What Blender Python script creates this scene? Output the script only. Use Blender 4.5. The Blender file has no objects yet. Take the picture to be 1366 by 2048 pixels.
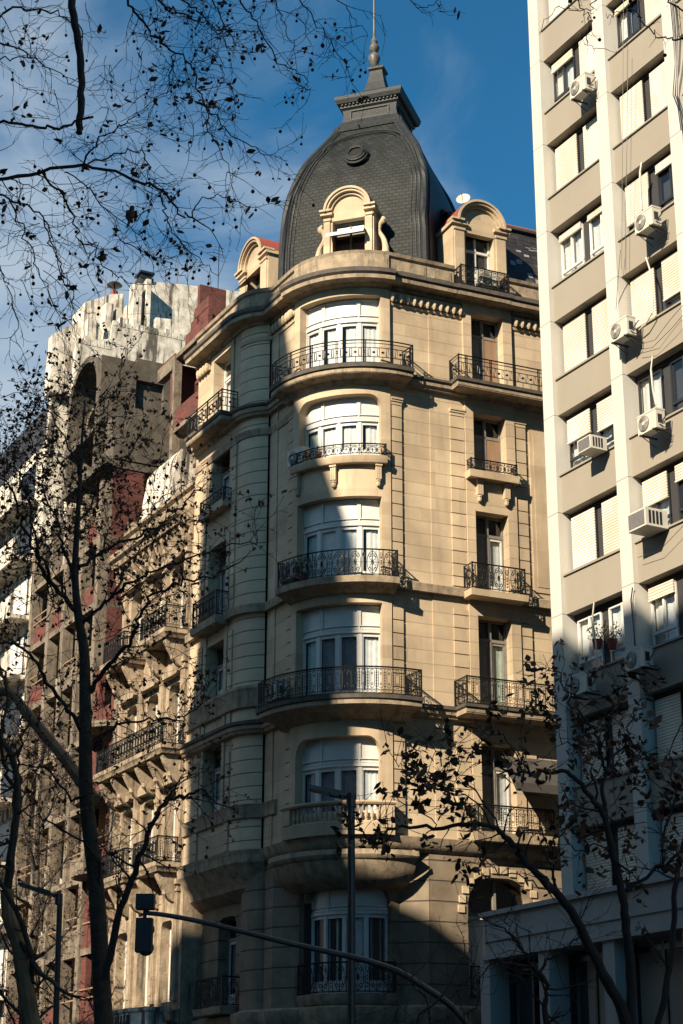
import bpy, math, random
from math import sin, cos, pi, radians as R, sqrt, atan2, hypot
from mathutils import Vector, Matrix
random.seed(7)
SC = bpy.context.scene
COL = SC.collection
# ------------------------------------------------------------------ camera
PITCH, ROLL, HCAM, FPX = R(19.786), R(.157), 1.7, 3576.
cd = bpy.data.cameras.new('camera'); cam = bpy.data.objects.new('camera', cd); COL.objects.link(cam)
cd.sensor_fit = 'HORIZONTAL'; cd.sensor_width = 36; cd.lens = FPX/1366*36
cd.clip_start = .1; cd.clip_end = 6000
cam.location = (0, 0, HCAM)
cam.rotation_euler = (Matrix.Rotation(pi/2+PITCH, 3, 'X') @ Matrix.Rotation(ROLL, 3, 'Z')).to_euler()
SC.camera = cam
SC.render.resolution_x, SC.render.resolution_y = 683, 1024
# ------------------------------------------------------------------ light
SUN_AZ, SUN_EL = 215., 29.9
w = bpy.data.worlds.new('World'); SC.world = w; w.use_nodes = True
N = w.node_tree.nodes; L = w.node_tree.links; N.clear()
out = N.new('ShaderNodeOutputWorld'); bg = N.new('ShaderNodeBackground'); L.new(bg.outputs[0], out.inputs[0])
sky = N.new('ShaderNodeTexSky'); sky.sky_type = 'NISHITA'; sky.sun_disc = False
sky.sun_elevation = R(SUN_EL); sky.sun_rotation = R(SUN_AZ); sky.altitude = 0; sky.air_density = 1.0; sky.dust_density = .2; sky.ozone_density = 3.0
bg.inputs[1].default_value = .055
tc = N.new('ShaderNodeTexCoord')
mp = N.new('ShaderNodeMapping'); mp.inputs['Scale'].default_value = (1, 1.2, 1.9); mp.inputs['Rotation'].default_value = (0, R(25), R(10)); L.new(tc.outputs['Generated'], mp.inputs[0])
nz = N.new('ShaderNodeTexNoise'); nz.inputs['Scale'].default_value = 5.5; nz.inputs['Detail'].default_value = 7; nz.inputs['Roughness'].default_value = .52; nz.inputs['Distortion'].default_value = .5
L.new(mp.outputs[0], nz.inputs['Vector'])
# cloud bank lies to the left of the tower: its amount falls off with direction
dp = N.new('ShaderNodeVectorMath'); dp.operation = 'DOT_PRODUCT'; L.new(tc.outputs['Generated'], dp.inputs[0]); dp.inputs[1].default_value = (-.93, .25, .28)
mr = N.new('ShaderNodeMapRange'); mr.inputs[1].default_value = .28; mr.inputs[2].default_value = .50; mr.inputs[3].default_value = -.13; mr.inputs[4].default_value = .18; L.new(dp.outputs['Value'], mr.inputs[0])
ad = N.new('ShaderNodeMath'); ad.operation = 'ADD'; L.new(nz.outputs[0], ad.inputs[0]); L.new(mr.outputs[0], ad.inputs[1])
cr = N.new('ShaderNodeMapRange'); cr.interpolation_type = 'SMOOTHSTEP'; cr.inputs[1].default_value = .43; cr.inputs[2].default_value = .80; cr.inputs[3].default_value = 0; cr.inputs[4].default_value = .85; L.new(ad.outputs[0], cr.inputs[0])
tint = N.new('ShaderNodeMix'); tint.data_type = 'RGBA'; tint.blend_type = 'MULTIPLY'; tint.inputs[0].default_value = 1; tint.inputs[7].default_value = (.27, .86, 1.02, 1); L.new(sky.outputs[0], tint.inputs[6])
mx = N.new('ShaderNodeMix'); mx.data_type = 'RGBA'; L.new(cr.outputs[0], mx.inputs[0]); L.new(tint.outputs[2], mx.inputs[6]); mx.inputs[7].default_value = (4.4, 5.2, 6.0, 1)
L.new(mx.outputs[2], bg.inputs[0])
sd_ = bpy.data.lights.new('sun', 'SUN'); sd_.energy = 5; sd_.angle = R(.53); sd_.color = (1, .85, .64)
sun = bpy.data.objects.new('sun', sd_); COL.objects.link(sun)
SDIR = Vector((sin(R(SUN_AZ))*cos(R(SUN_EL)), cos(R(SUN_AZ))*cos(R(SUN_EL)), sin(R(SUN_EL))))
sun.rotation_euler = SDIR.to_track_quat('Z', 'Y').to_euler()
SC.view_settings.view_transform = 'Standard'; SC.view_settings.look = 'None'; SC.view_settings.gamma = 1
SC.view_settings.exposure = 1.1
# ------------------------------------------------------------------ materials
def nodemat(name):
    m = bpy.data.materials.new(name); m.use_nodes = True
    nt = m.node_tree; b = nt.nodes['Principled BSDF']
    return m, nt, b
def mat(name, c, rough=.8, var=.0, vs=2., bump=0., bs=20., metal=0., c2=None, stretch=(1, 1, 1), spec=None, joint=None, tone=0, scale_tiles=None, stain=None, planks=None):
    """colour varied by two octaves of noise in world space; joint=(pitch,z0,width,dark) cuts masonry joints"""
    m, nt, b = nodemat(name); n = nt.nodes; l = nt.links
    geo = n.new('ShaderNodeNewGeometry'); pos = geo.outputs['Position']
    b.inputs['Roughness'].default_value = rough; b.inputs['Metallic'].default_value = metal
    if spec is not None: b.inputs['Specular IOR Level'].default_value = spec
    mpn = n.new('ShaderNodeMapping'); mpn.inputs['Scale'].default_value = stretch; l.new(pos, mpn.inputs[0])
    t = n.new('ShaderNodeTexNoise'); t.inputs['Scale'].default_value = vs; t.inputs['Detail'].default_value = 8; t.inputs['Roughness'].default_value = .62; l.new(mpn.outputs[0], t.inputs['Vector'])
    ramp = n.new('ShaderNodeMapRange'); ramp.inputs[1].default_value = .34; ramp.inputs[2].default_value = .68; l.new(t.outputs[0], ramp.inputs[0])
    mixc = n.new('ShaderNodeMix'); mixc.data_type = 'RGBA'; l.new(ramp.outputs[0], mixc.inputs[0])
    c2 = c2 or tuple(x*(1-var) for x in c)
    mixc.inputs[6].default_value = (*c2, 1); mixc.inputs[7].default_value = (*c, 1)
    col = mixc.outputs[2]; hgt = None
    if stain:
        ms = n.new('ShaderNodeMapping'); ms.inputs['Scale'].default_value = (1, 1, .12); l.new(pos, ms.inputs[0])
        ts = n.new('ShaderNodeTexNoise'); ts.inputs['Scale'].default_value = stain[1]; ts.inputs['Detail'].default_value = 9; ts.inputs['Roughness'].default_value = .7; l.new(ms.outputs[0], ts.inputs['Vector'])
        rs = n.new('ShaderNodeMapRange'); rs.inputs[1].default_value = .5; rs.inputs[2].default_value = stain[2]; rs.inputs[4].default_value = stain[0]; l.new(ts.outputs[0], rs.inputs[0])
        mm = n.new('ShaderNodeMix'); mm.data_type = 'RGBA'; l.new(rs.outputs[0], mm.inputs[0]); l.new(col, mm.inputs[6]); mm.inputs[7].default_value = (*stain[3], 1); col = mm.outputs[2]
    if tone:   # patchwork of rendered blocks, each of a slightly different tone
        bt = n.new('ShaderNodeTexBrick'); c3 = n.new('ShaderNodeCombineXYZ'); sz = n.new('ShaderNodeSeparateXYZ'); l.new(pos, sz.inputs[0])
        sb_ = n.new('ShaderNodeMath'); sb_.operation = 'SUBTRACT'; l.new(sz.outputs[2], sb_.inputs[0]); sb_.inputs[1].default_value = .156
        hv = n.new('ShaderNodeVectorMath'); hv.operation = 'DOT_PRODUCT'; l.new(pos, hv.inputs[0]); hv.inputs[1].default_value = (.914, .406, 0)
        l.new(hv.outputs['Value'], c3.inputs[0]); l.new(sb_.outputs[0], c3.inputs[1]); l.new(c3.outputs[0], bt.inputs['Vector']); bt.inputs['Scale'].default_value = 1; bt.inputs['Brick Width'].default_value = 1.13; bt.inputs['Row Height'].default_value = .4685; bt.inputs['Mortar Size'].default_value = 0
        bt.inputs['Color1'].default_value = (1, 1, 1, 1); bt.inputs['Color2'].default_value = (.80, .785, .77, 1)
        tl_ = n.new('ShaderNodeTexNoise'); tl_.inputs['Scale'].default_value = .35; tl_.inputs['Detail'].default_value = 5; l.new(pos, tl_.inputs['Vector'])
        tr_ = n.new('ShaderNodeMapRange'); tr_.inputs[1].default_value = .35; tr_.inputs[2].default_value = .65; tr_.inputs[3].default_value = .78; tr_.inputs[4].default_value = 1.08; l.new(tl_.outputs[0], tr_.inputs[0])
        m1 = n.new('ShaderNodeMix'); m1.data_type = 'RGBA'; m1.blend_type = 'MULTIPLY'; m1.inputs[0].default_value = 1; l.new(col, m1.inputs[6]); l.new(bt.outputs[0], m1.inputs[7])
        m2 = n.new('ShaderNodeVectorMath'); m2.operation = 'SCALE'; l.new(m1.outputs[2], m2.inputs[0]); l.new(tr_.outputs[0], m2.inputs['Scale']); col = m2.outputs[0]
    if joint:
        p, z0, wd, dk = joint
        sx = n.new('ShaderNodeSeparateXYZ'); l.new(pos, sx.inputs[0])
        a = n.new('ShaderNodeMath'); a.operation = 'SUBTRACT'; l.new(sx.outputs[2], a.inputs[0]); a.inputs[1].default_value = z0
        wr = n.new('ShaderNodeMath'); wr.operation = 'PINGPONG'; l.new(a.outputs[0], wr.inputs[0]); wr.inputs[1].default_value = p/2
        g = n.new('ShaderNodeMapRange'); g.interpolation_type = 'SMOOTHSTEP'; g.inputs[1].default_value = wd*.3; g.inputs[2].default_value = wd; g.inputs[3].default_value = 1; g.inputs[4].default_value = 0; l.new(wr.outputs[0], g.inputs[0])
        f = n.new('ShaderNodeMath'); f.operation = 'MULTIPLY'; l.new(g.outputs[0], f.inputs[0]); f.inputs[1].default_value = dk
        mj = n.new('ShaderNodeMix'); mj.data_type = 'RGBA'; l.new(f.outputs[0], mj.inputs[0]); l.new(col, mj.inputs[6]); mj.inputs[7].default_value = tuple(x*.3 for x in c)+(1,); col = mj.outputs[2]
        inv = n.new('ShaderNodeMath'); inv.operation = 'SUBTRACT'; inv.inputs[0].default_value = 1; l.new(g.outputs[0], inv.inputs[1]); hgt = (inv.outputs[0], wd*.8)
    if scale_tiles or planks:
        br = n.new('ShaderNodeTexBrick'); uvn = n.new('ShaderNodeTexCoord')
        s = scale_tiles or planks
        cx = n.new('ShaderNodeCombineXYZ'); sx = n.new('ShaderNodeSeparateXYZ'); l.new(pos, sx.inputs[0])
        hx = n.new('ShaderNodeVectorMath'); hx.operation = 'DOT_PRODUCT'; l.new(pos, hx.inputs[0]); hx.inputs[1].default_value = s[3]
        l.new(hx.outputs['Value'], cx.inputs[0]); l.new(sx.outputs[2], cx.inputs[1]); l.new(cx.outputs[0], br.inputs['Vector'])
        br.inputs['Scale'].default_value = 1; br.inputs['Brick Width'].default_value = s[0]; br.inputs['Row Height'].default_value = s[1]; br.inputs['Mortar Size'].default_value = s[2]
        br.inputs['Mortar Smooth'].default_value = .4; br.inputs['Color1'].default_value = (1, 1, 1, 1); br.inputs['Color2'].default_value = (.62, .62, .62, 1); br.inputs['Mortar'].default_value = (*s[4], 1)
        mj = n.new('ShaderNodeMix'); mj.data_type = 'RGBA'; mj.blend_type = 'MULTIPLY'; mj.inputs[0].default_value = 1; l.new(col, mj.inputs[6]); l.new(br.outputs[0], mj.inputs[7]); col = mj.outputs[2]
        inv = n.new('ShaderNodeMath'); inv.operation = 'SUBTRACT'; inv.inputs[0].default_value = 1; l.new(br.outputs['Fac'], inv.inputs[1]); hgt = (inv.outputs[0], .012)
    l.new(col, b.inputs['Base Color'])
    nrm = None
    if bump:
        tb = n.new('ShaderNodeTexNoise'); tb.inputs['Scale'].default_value = bs; tb.inputs['Detail'].default_value = 5; l.new(pos, tb.inputs['Vector'])
        bp = n.new('ShaderNodeBump'); bp.inputs['Distance'].default_value = bump; bp.inputs['Strength'].default_value = 1; l.new(tb.outputs[0], bp.inputs['Height']); nrm = bp.outputs[0]
    if hgt:
        b2 = n.new('ShaderNodeBump'); b2.inputs['Distance'].default_value = hgt[1]; l.new(hgt[0], b2.inputs['Height'])
        if nrm: l.new(nrm, b2.inputs['Normal'])
        nrm = b2.outputs[0]
    if nrm: l.new(nrm, b.inputs['Normal'])
    return m
def glassmat(name, tint=(.7, .8, .85), refl=.9):
    m, nt, b = nodemat(name); n = nt.nodes; l = nt.links; n.remove(b)
    o = [x for x in n if x.type == 'OUTPUT_MATERIAL'][0]
    tr = n.new('ShaderNodeBsdfTransparent'); tr.inputs[0].default_value = (*tint, 1)
    gl = n.new('ShaderNodeBsdfGlossy'); gl.inputs['Roughness'].default_value = .02
    lw = n.new('ShaderNodeLayerWeight'); lw.inputs[0].default_value = .5; fr = n.new('ShaderNodeMath'); fr.operation = 'POWER'; l.new(lw.outputs['Facing'], fr.inputs[0]); fr.inputs[1].default_value = 4
    ml = n.new('ShaderNodeMath'); ml.operation = 'MULTIPLY_ADD'; l.new(fr.outputs[0], ml.inputs[0]); ml.inputs[1].default_value = refl; ml.inputs[2].default_value = .05
    mxs = n.new('ShaderNodeMixShader'); l.new(ml.outputs[0], mxs.inputs[0]); l.new(tr.outputs[0], mxs.inputs[1]); l.new(gl.outputs[0], mxs.inputs[2]); l.new(mxs.outputs[0], o.inputs[0])
    return m
SB = (.54, .43, .295); SB2 = (.45, .352, .24)
GR = (.13, .10, .075)
M = {}
JP, JZ = .4685, 20.77
M['stone'] = mat('stucco stone', SB, .85, vs=1.1, c2=SB2, bump=.006, bs=30, stain=(.5, 1.8, .8, GR), tone=1)
M['jstone'] = mat('jointed stucco stone', SB, .85, vs=1.1, c2=SB2, bump=.006, bs=30, joint=(JP, JZ, .011, .55), stain=(.45, 1.6, .8, GR), tone=1)
M['rstone_shade'] = mat('heavily jointed stone', (.24, .19, .13), .85, vs=1.1, c2=(.13, .10, .07), bump=.008, bs=30, joint=(.66, 10.17, .035, .9), stain=(.4, 2.2, .8, GR))  # pale stone darkened in its colour to stand for deep shade low down
M['trim'] = mat('weathered cornice stone', (.36, .285, .195), .88, vs=3, c2=(.19, .15, .105), bump=.012, bs=22, stain=(.75, 4, .68, (.06, .05, .04)))
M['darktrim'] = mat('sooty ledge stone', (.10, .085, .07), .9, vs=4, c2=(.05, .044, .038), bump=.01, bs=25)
M['white'] = mat('white painted wood', (.54, .53, .50), .45, vs=3, var=.12, bump=.001, bs=60)
M['curtain'] = mat('white curtain', (.52, .54, .53), .9, vs=4, var=.2)
M['dcurtain'] = mat('grey curtain', (.20, .21, .23), .9, vs=4, var=.3)
M['mcurtain'] = mat('pale green curtain', (.42, .5, .42), .9, vs=4, var=.3)
M['iron'] = mat('black wrought iron', (.012, .014, .016), .45, var=.3, vs=6, metal=.3)
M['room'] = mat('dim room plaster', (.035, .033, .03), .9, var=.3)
M['glass'] = glassmat('window glass', (.97, .98, .985), .8)
M['slate'] = None
M['slatep'] = mat('lead sheet', (.020, .024, .027), .55, spec=.25, vs=3, c2=(.013, .016, .019), bump=.01, bs=12, stain=(.3, 7, .72, (.055, .055, .052)))
M['redtile'] = mat('red clay roof tile', (.24, .045, .03), .8, vs=5, c2=(.2, .05, .035), bump=.02, bs=20)
M['wood'] = mat('weathered brown board', (.26, .165, .10), .8, vs=3, c2=(.19, .12, .075), stretch=(1, 1, .2))
M['greywood'] = mat('grey painted joinery', (.20, .18, .155), .7, vs=3, var=.3)
M['plastic'] = mat('cream air conditioner casing', (.50, .48, .42), .5, vs=4, var=.14)
M['grille'] = mat('grey fan grille', (.16, .155, .15), .6, vs=30, var=.5)
M['darkmetal'] = mat('dark window metal', (.018, .02, .024), .35, var=.2)
M['leaf'] = mat('dry brown leaf', (.13, .07, .03), .8, vs=3, c2=(.05, .028, .015))
M['ball'] = mat('plane seed ball', (.05, .032, .018), .9, vs=8, var=.4)
M['green'] = mat('green leaf', (.07, .10, .03), .6, vs=8, c2=(.12, .11, .04))
M['bark'] = mat('grey bark', (.075, .06, .045), .9, vs=6, c2=(.04, .033, .026), bump=.03, bs=14)
M['palebark'] = mat('peeling plane bark', (.30, .22, .12), .85, vs=2.5, c2=(.13, .095, .06), bump=.02, bs=10)
M['twig'] = mat('dark twig bark', (.035, .03, .027), .9, var=.3)
# ------------------------------------------------------------------ mesh helpers
class MB:
    def __init__(s): s.v = []; s.f = []
    def add(s, vs, fs):
        o = len(s.v); s.v += [tuple(v) for v in vs]; s.f += [tuple(i+o for i in f) for f in fs]
    def quad(s, a, b, c, d): s.add([a, b, c, d], [(0, 1, 2, 3)])
    def box(s, F, a0, a1, b0, b1, c0, c1, na=1):
        """box in any frame F(a,b,c), cut na times along a so that it follows a curve"""
        vs = []
        for i in range(na+1):
            a = a0+(a1-a0)*i/na
            vs += [F(a, b0, c0), F(a, b1, c0), F(a, b1, c1), F(a, b0, c1)]
        fs = [(0, 1, 2, 3), (4*na, 4*na+3, 4*na+2, 4*na+1)]
        for i in range(na):
            k = 4*i
            for j in range(4): fs.append((k+j, k+4+j, k+4+(j+1) % 4, k+(j+1) % 4))
        s.add(vs, fs)
    def prism(s, F, poly, b0, b1):
        """polygon in (a,c) extruded from b0 to b1"""
        n = len(poly)
        s.add([F(a, b0, c) for a, c in poly]+[F(a, b1, c) for a, c in poly],
              [tuple(range(n)), tuple(range(2*n-1, n-1, -1))]+[(i, (i+1) % n, n+(i+1) % n, n+i) for i in range(n)])
    def tube(s, pts, rs, k=5, cap=True):
        pts = [Vector(p) for p in pts]; n = len(pts)
        if n < 2: return
        if not hasattr(rs, '__len__'): rs = [rs]*n
        up = Vector((.13, .31, .94)); vs = []
        for i, p in enumerate(pts):
            t = (pts[min(i+1, n-1)]-pts[max(i-1, 0)])
            if t.length < 1e-7: t = Vector((0, 0, 1))
            t.normalize()
            x = t.cross(up)
            if x.length < .15: x = t.cross(Vector((1, 0, 0)))
            x.normalize(); y = t.cross(x)
            for j in range(k):
                a = 2*pi*j/k; vs.append(p+(x*cos(a)+y*sin(a))*rs[i])
        fs = [(i*k+j, i*k+(j+1) % k, (i+1)*k+(j+1) % k, (i+1)*k+j) for i in range(n-1) for j in range(k)]
        if cap: fs += [tuple(range(k-1, -1, -1)), tuple((n-1)*k+j for j in range(k))]
        s.add(vs, fs)
    def lathe(s, O, prof, k=12, ax=(0, 0, 1)):
        """prof [(r,h)] turned about axis ax through O"""
        ax = Vector(ax).normalized(); x = ax.orthogonal().normalized(); y = ax.cross(x); O = Vector(O); vs = []
        for r, h in prof:
            for j in range(k):
                a = 2*pi*j/k; vs.append(O+ax*h+(x*cos(a)+y*sin(a))*r)
        n = len(prof)
        s.add(vs, [(i*k+j, i*k+(j+1) % k, (i+1)*k+(j+1) % k, (i+1)*k+j) for i in range(n-1) for j in range(k)]+[tuple(range(k-1, -1, -1)), tuple((n-1)*k+j for j in range(k))])
    def sweep(s, path, prof, closed=True):
        """prof [(off,z)] carried along plan polyline with mitred offsets"""
        m = len(prof); offs = {}
        for o, z in prof:
            if o not in offs: offs[o] = offset(path, o)
        vs = []
        for i in range(len(path)):
            for o, z in prof: vs.append((offs[o][i][0], offs[o][i][1], z))
        fs = [(i*m+j, i*m+(j+1) % m, (i+1)*m+(j+1) % m, (i+1)*m+j) for i in range(len(path)-1) for j in range(m if closed else m-1)]
        if closed: fs += [tuple(range(m)), tuple((len(path)-1)*m+j for j in range(m-1, -1, -1))]
        s.add(vs, fs)
    def build(s, name, m, parent=None, smooth=False):
        me = bpy.data.meshes.new(name); me.from_pydata(s.v, [], s.f); me.update()
        ms = m if isinstance(m, (list, tuple)) else [m]
        for x in ms: me.materials.append(M[x] if isinstance(x, str) else x)
        if smooth:
            me.polygons.foreach_set('use_smooth', [True]*len(me.polygons))
            try: me.set_sharp_from_angle(angle=R(35))
            except Exception: pass
        o = bpy.data.objects.new(name, me); COL.objects.link(o)
        if parent:
            o.parent = parent; o.matrix_parent_inverse = parent.matrix_world.inverted() if False else Matrix.Translation(-parent_loc(parent))
        return o
def parent_loc(p):
    v = Vector((0, 0, 0))
    while p: 
        v += Vector(p.get('_at', (0, 0, 0))); p = None
    return v
def tag(o, label=None, cat=None, group=None, kind=None):
    for k, v in (('label', label), ('category', cat), ('group', group), ('kind', kind)):
        if v: o[k] = v
    return o
def thing(name, label, cat, loc=(0, 0, 0), group=None):
    o = bpy.data.objects.new(name, None); COL.objects.link(o); o.location = loc; o['_at'] = list(loc); o.empty_display_size = .3
    return tag(o, label, cat, group)
def offset(path, d):
    res = []; n = len(path)
    for i in range(n):
        ds = []
        if i > 0: ds.append((path[i][0]-path[i-1][0], path[i][1]-path[i-1][1]))
        if i < n-1: ds.append((path[i+1][0]-path[i][0], path[i+1][1]-path[i][1]))
        ns = []
        for dx, dy in ds:
            l = hypot(dx, dy) or 1; ns.append((dy/l, -dx/l))
        if len(ns) == 2:
            mx_, my_ = ns[0][0]+ns[1][0], ns[0][1]+ns[1][1]; l = hypot(mx_, my_) or 1; mx_ /= l; my_ /= l
            c = max(.45, mx_*ns[0][0]+my_*ns[0][1]); res.append((path[i][0]+mx_*d/c, path[i][1]+my_*d/c))
        else: res.append((path[i][0]+ns[0][0]*d, path[i][1]+ns[0][1]*d))
    return res
def smooth(pts, k=4):
    out_ = []; n = len(pts)
    for i in range(n-1):
        p0, p1, p2, p3 = pts[max(i-1, 0)], pts[i], pts[i+1], pts[min(i+2, n-1)]
        for j in range(k):
            t = j/k; out_.append(.5*((2*p1)+(p2-p0)*t+(2*p0-5*p1+4*p2-p3)*t*t+(3*p1-p0-3*p2+p3)*t**3))
    out_.append(pts[-1]); return out_
# ------------------------------------------------------------------ plan frames
CX, CY = .74, 61.3                       # centre of the round corner bay
def dv(az): return (sin(R(az)), cos(R(az)))
AS, AA, AB = 66.04, -28.25, 198.895      # side street, avenue, outward bisector
s_ = dv(AS); nS = (s_[1], -s_[0]); a_ = dv(AA); nA = (-a_[1], a_[0]); q_ = dv(AB); w_ = (-q_[1], q_[0])
if w_[0] < 0: w_ = (-w_[0], -w_[1])
def FS(u, n, z): return (CX+s_[0]*u+nS[0]*n, CY+s_[1]*u+nS[1]*n, z)
def FA(u, n, z): return (CX+a_[0]*u+nA[0]*n, CY+a_[1]*u+nA[1]*n, z)
def FB(u, n, z): return (CX+w_[0]*u+q_[0]*n, CY+w_[1]*u+q_[1]*n, z)
def FC(p, r, z):                          # p degrees from the bisector, + towards the side street
    return (CX+r*(q_[0]*cos(R(p))+w_[0]*sin(R(p))), CY+r*(q_[1]*cos(R(p))+w_[1]*sin(R(p))), z)
def P2(F, a, b): return F(a, b, 0)[:2]
PA, PS = -42.855, 42.855
# camera ray through a photo pixel, used to place traced limbs at a chosen distance
_F = Vector((0, cos(PITCH), sin(PITCH))); _R0 = Vector((1, 0, 0)); _U0 = Vector((0, -sin(PITCH), cos(PITCH)))
_R = _R0*cos(ROLL)+_U0*sin(ROLL); _U = -_R0*sin(ROLL)+_U0*cos(ROLL)
def at(x, y, depth):
    d = _F*FPX+_R*(x-683)-_U*(y-1024)
    return Vector((0, 0, HCAM))+d*(depth/d.y)
# ------------------------------------------------------------------ wall with openings
def top_of(h, t):
    t0, t1, zb, zt = h[:4]; rt = h[4] if len(h) > 4 else 0; rz = h[5] if len(h) > 5 else 0
    if not rt: return zt
    d = max(t0+rt-t, t-(t1-rt), 0)/rt; d = min(1, max(0, d))
    return zt-rz*(1-sqrt(max(0, 1-d*d)))
def wall(F, ta, tb, step, d0, z0, z1, holes, depth=.45):
    """outer skin at offset d0 with real reveals cut back by depth"""
    mb = MB(); ts = {ta, tb}
    k = max(1, int(math.ceil((tb-ta)/step)))
    for i in range(k+1): ts.add(ta+(tb-ta)*i/k)
    for h in holes:
        ts |= {h[0], h[1]}
        if len(h) > 4:
            for i in range(1, 9):
                x = h[4]*(1-cos(pi/2*i/8)); ts |= {h[0]+x, h[1]-x}
    ts = sorted(t for t in ts if ta-1e-6 <= t <= tb+1e-6); T = [ts[0]]
    for t in ts[1:]:
        if t-T[-1] > 1e-5: T.append(t)
    for t0, t1 in zip(T, T[1:]):
        tm = (t0+t1)/2; hs = sorted([h for h in holes if h[0] < tm < h[1]], key=lambda h: h[2])
        lo = (z0, z0)
        for h in hs:
            mb.quad(F(t0, d0, lo[0]), F(t1, d0, lo[1]), F(t1, d0, h[2]), F(t0, d0, h[2]))
            a, b = top_of(h, t0), top_of(h, t1)
            mb.quad(F(t0, d0, a), F(t1, d0, b), F(t1, d0-depth, b), F(t0, d0-depth, a))
            mb.quad(F(t0, d0, h[2]), F(t1, d0, h[2]), F(t1, d0-depth, h[2]), F(t0, d0-depth, h[2]))
            lo = (a, b)
        mb.quad(F(t0, d0, lo[0]), F(t1, d0, lo[1]), F(t1, d0, z1), F(t0, d0, z1))
    for h in holes:
        for t in h[:2]:
            zt = top_of(h, t); mb.quad(F(t, d0, h[2]), F(t, d0-depth, h[2]), F(t, d0-depth, zt), F(t, d0, zt))
    return mb
# ================================================================== CORNER BUILDING
cb = thing('corner_apartment_building', 'ornate cream stone corner building with a rounded bay and a dark slate dome', 'building', (CX, CY, 0))
M['bjstone'] = mat('banded stone', SB, .85, vs=1.1, c2=SB2, bump=.006, bs=30, joint=(JP, JZ, .028, .92), stain=(.3, 2.2, .8, GR))
BAYH = [(-31.8, 31.8, 28.05, 31.07), (-31.8, 31.8, 24.75, 27.17, 9, .48), (-32.5, 31.8, 20.22, 23.3), (-32.5, 31.8, 16.0, 19.43), (-31.5, 30.2, 11.95, 14.82, 9, .6)]
wall(FC, -38.5, 38.5, 1.5, 2.95, 11.3, 31.6, BAYH, .42).build('bay_wall', 'jstone' if 0 else 'stone', cb)
def FP(t, r, z): return FA(3.0-r*sin(R(t)), 2.22+r*cos(R(t)), z)
ZB = 11.3
mb = MB()
for F, a, b, st, n in ((FC, -42.86, -38.5, 2, 2.83), (FC, 38.5, 42.86, 2, 2.83), (FS, 0, 1.38, 9, 2.83), (FS, 1.38, 2.76, 9, 2.86), (FA, 0, 1.21, 9, 2.83), (FA, 1.21, 1.83, 9, 2.87)):
    x = wall(F, a, b, st, n, ZB, 31.6, []); mb.add(x.v, x.f)
mb.quad(FC(-38.5, 2.83, ZB), FC(-38.5, 2.95, ZB), FC(-38.5, 2.95, 31.6), FC(-38.5, 2.83, 31.6)); mb.quad(FC(38.5, 2.83, ZB), FC(38.5, 2.95, ZB), FC(38.5, 2.95, 31.6), FC(38.5, 2.83, 31.6))
mb.quad(FS(1.38, 2.83, ZB), FS(1.38, 2.86, ZB), FS(1.38, 2.86, 31.6), FS(1.38, 2.83, 31.6)); mb.quad(FS(2.76, 2.86, ZB), FS(2.76, 2.95, ZB), FS(2.76, 2.95, 31.6), FS(2.76, 2.86, 31.6))
mb.quad(FA(1.21, 2.83, ZB), FA(1.21, 2.87, ZB), FA(1.21, 2.87, 31.6), FA(1.21, 2.83, 31.6))
SOFF = (0, 5.44)
SZ = [(28.07, 31.12), (24.6, 27.1), (20.2, 23.3), (16.0, 19.42), (11.9, 14.9)]
for o in SOFF:
    x = wall(FS, 2.76+o, 4.80+o, 9, 2.95, ZB, 31.6, [(3.10+o, 4.43+o, a, b) for a, b in SZ], .47); mb.add(x.v, x.f)
    x = wall(FS, 4.80+o, 8.20+o, 9, 2.83, ZB, 31.6, []); mb.add(x.v, x.f)
    mb.quad(FS(4.8+o, 2.83, ZB), FS(4.8+o, 2.95, ZB), FS(4.8+o, 2.95, 31.6), FS(4.8+o, 2.83, 31.6))
mb.quad(FS(13.64, 2.83, 0), FS(13.64, -12, 0), FS(13.64, -12, 32), FS(13.64, 2.83, 32))
mb.build('side_street_wall', 'jstone', cb)
AZ = [(28.07, 31.1), (24.7, 27.1), (20.2, 23.3), (17.3, 19.45), (13.2, 15.6)]
mb = wall(FA, 3.0, 7.0, 9, 3.6, ZB, 31.6, [(3.78, 5.38, a, b, .35, .3) if a < 25 and a > 24 else (3.78, 5.38, a, b) for a, b in AZ], .45)
mb.quad(FA(7.0, 3.6, 11.2), FA(7.0, 2.8, 11.2), FA(7.0, 2.8, 32), FA(7.0, 3.6, 32)); mb.quad(FA(7.0, 2.8, 0), FA(7.0, -12, 0), FA(7.0, -12, 32), FA(7.0, 2.8, 32))
mb.build('avenue_wall', 'jstone', cb)
wall(FP, 0, 58, 4, 1.38, ZB, 31.6, []).build('round_pier', 'bjstone', cb)
# roof slab and dark core so that no light leaks through the shell
core = MB(); core.box(FC, -80, 80, 0, 1.75, 0, 32.2, 24); core.box(FS, 0, 13.4, -10, 1.6, 0, 32.0); core.box(FA, 0, 6.8, -10, 2.2, 0, 32.0); core.build('room_wall', 'room', cb)
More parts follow.
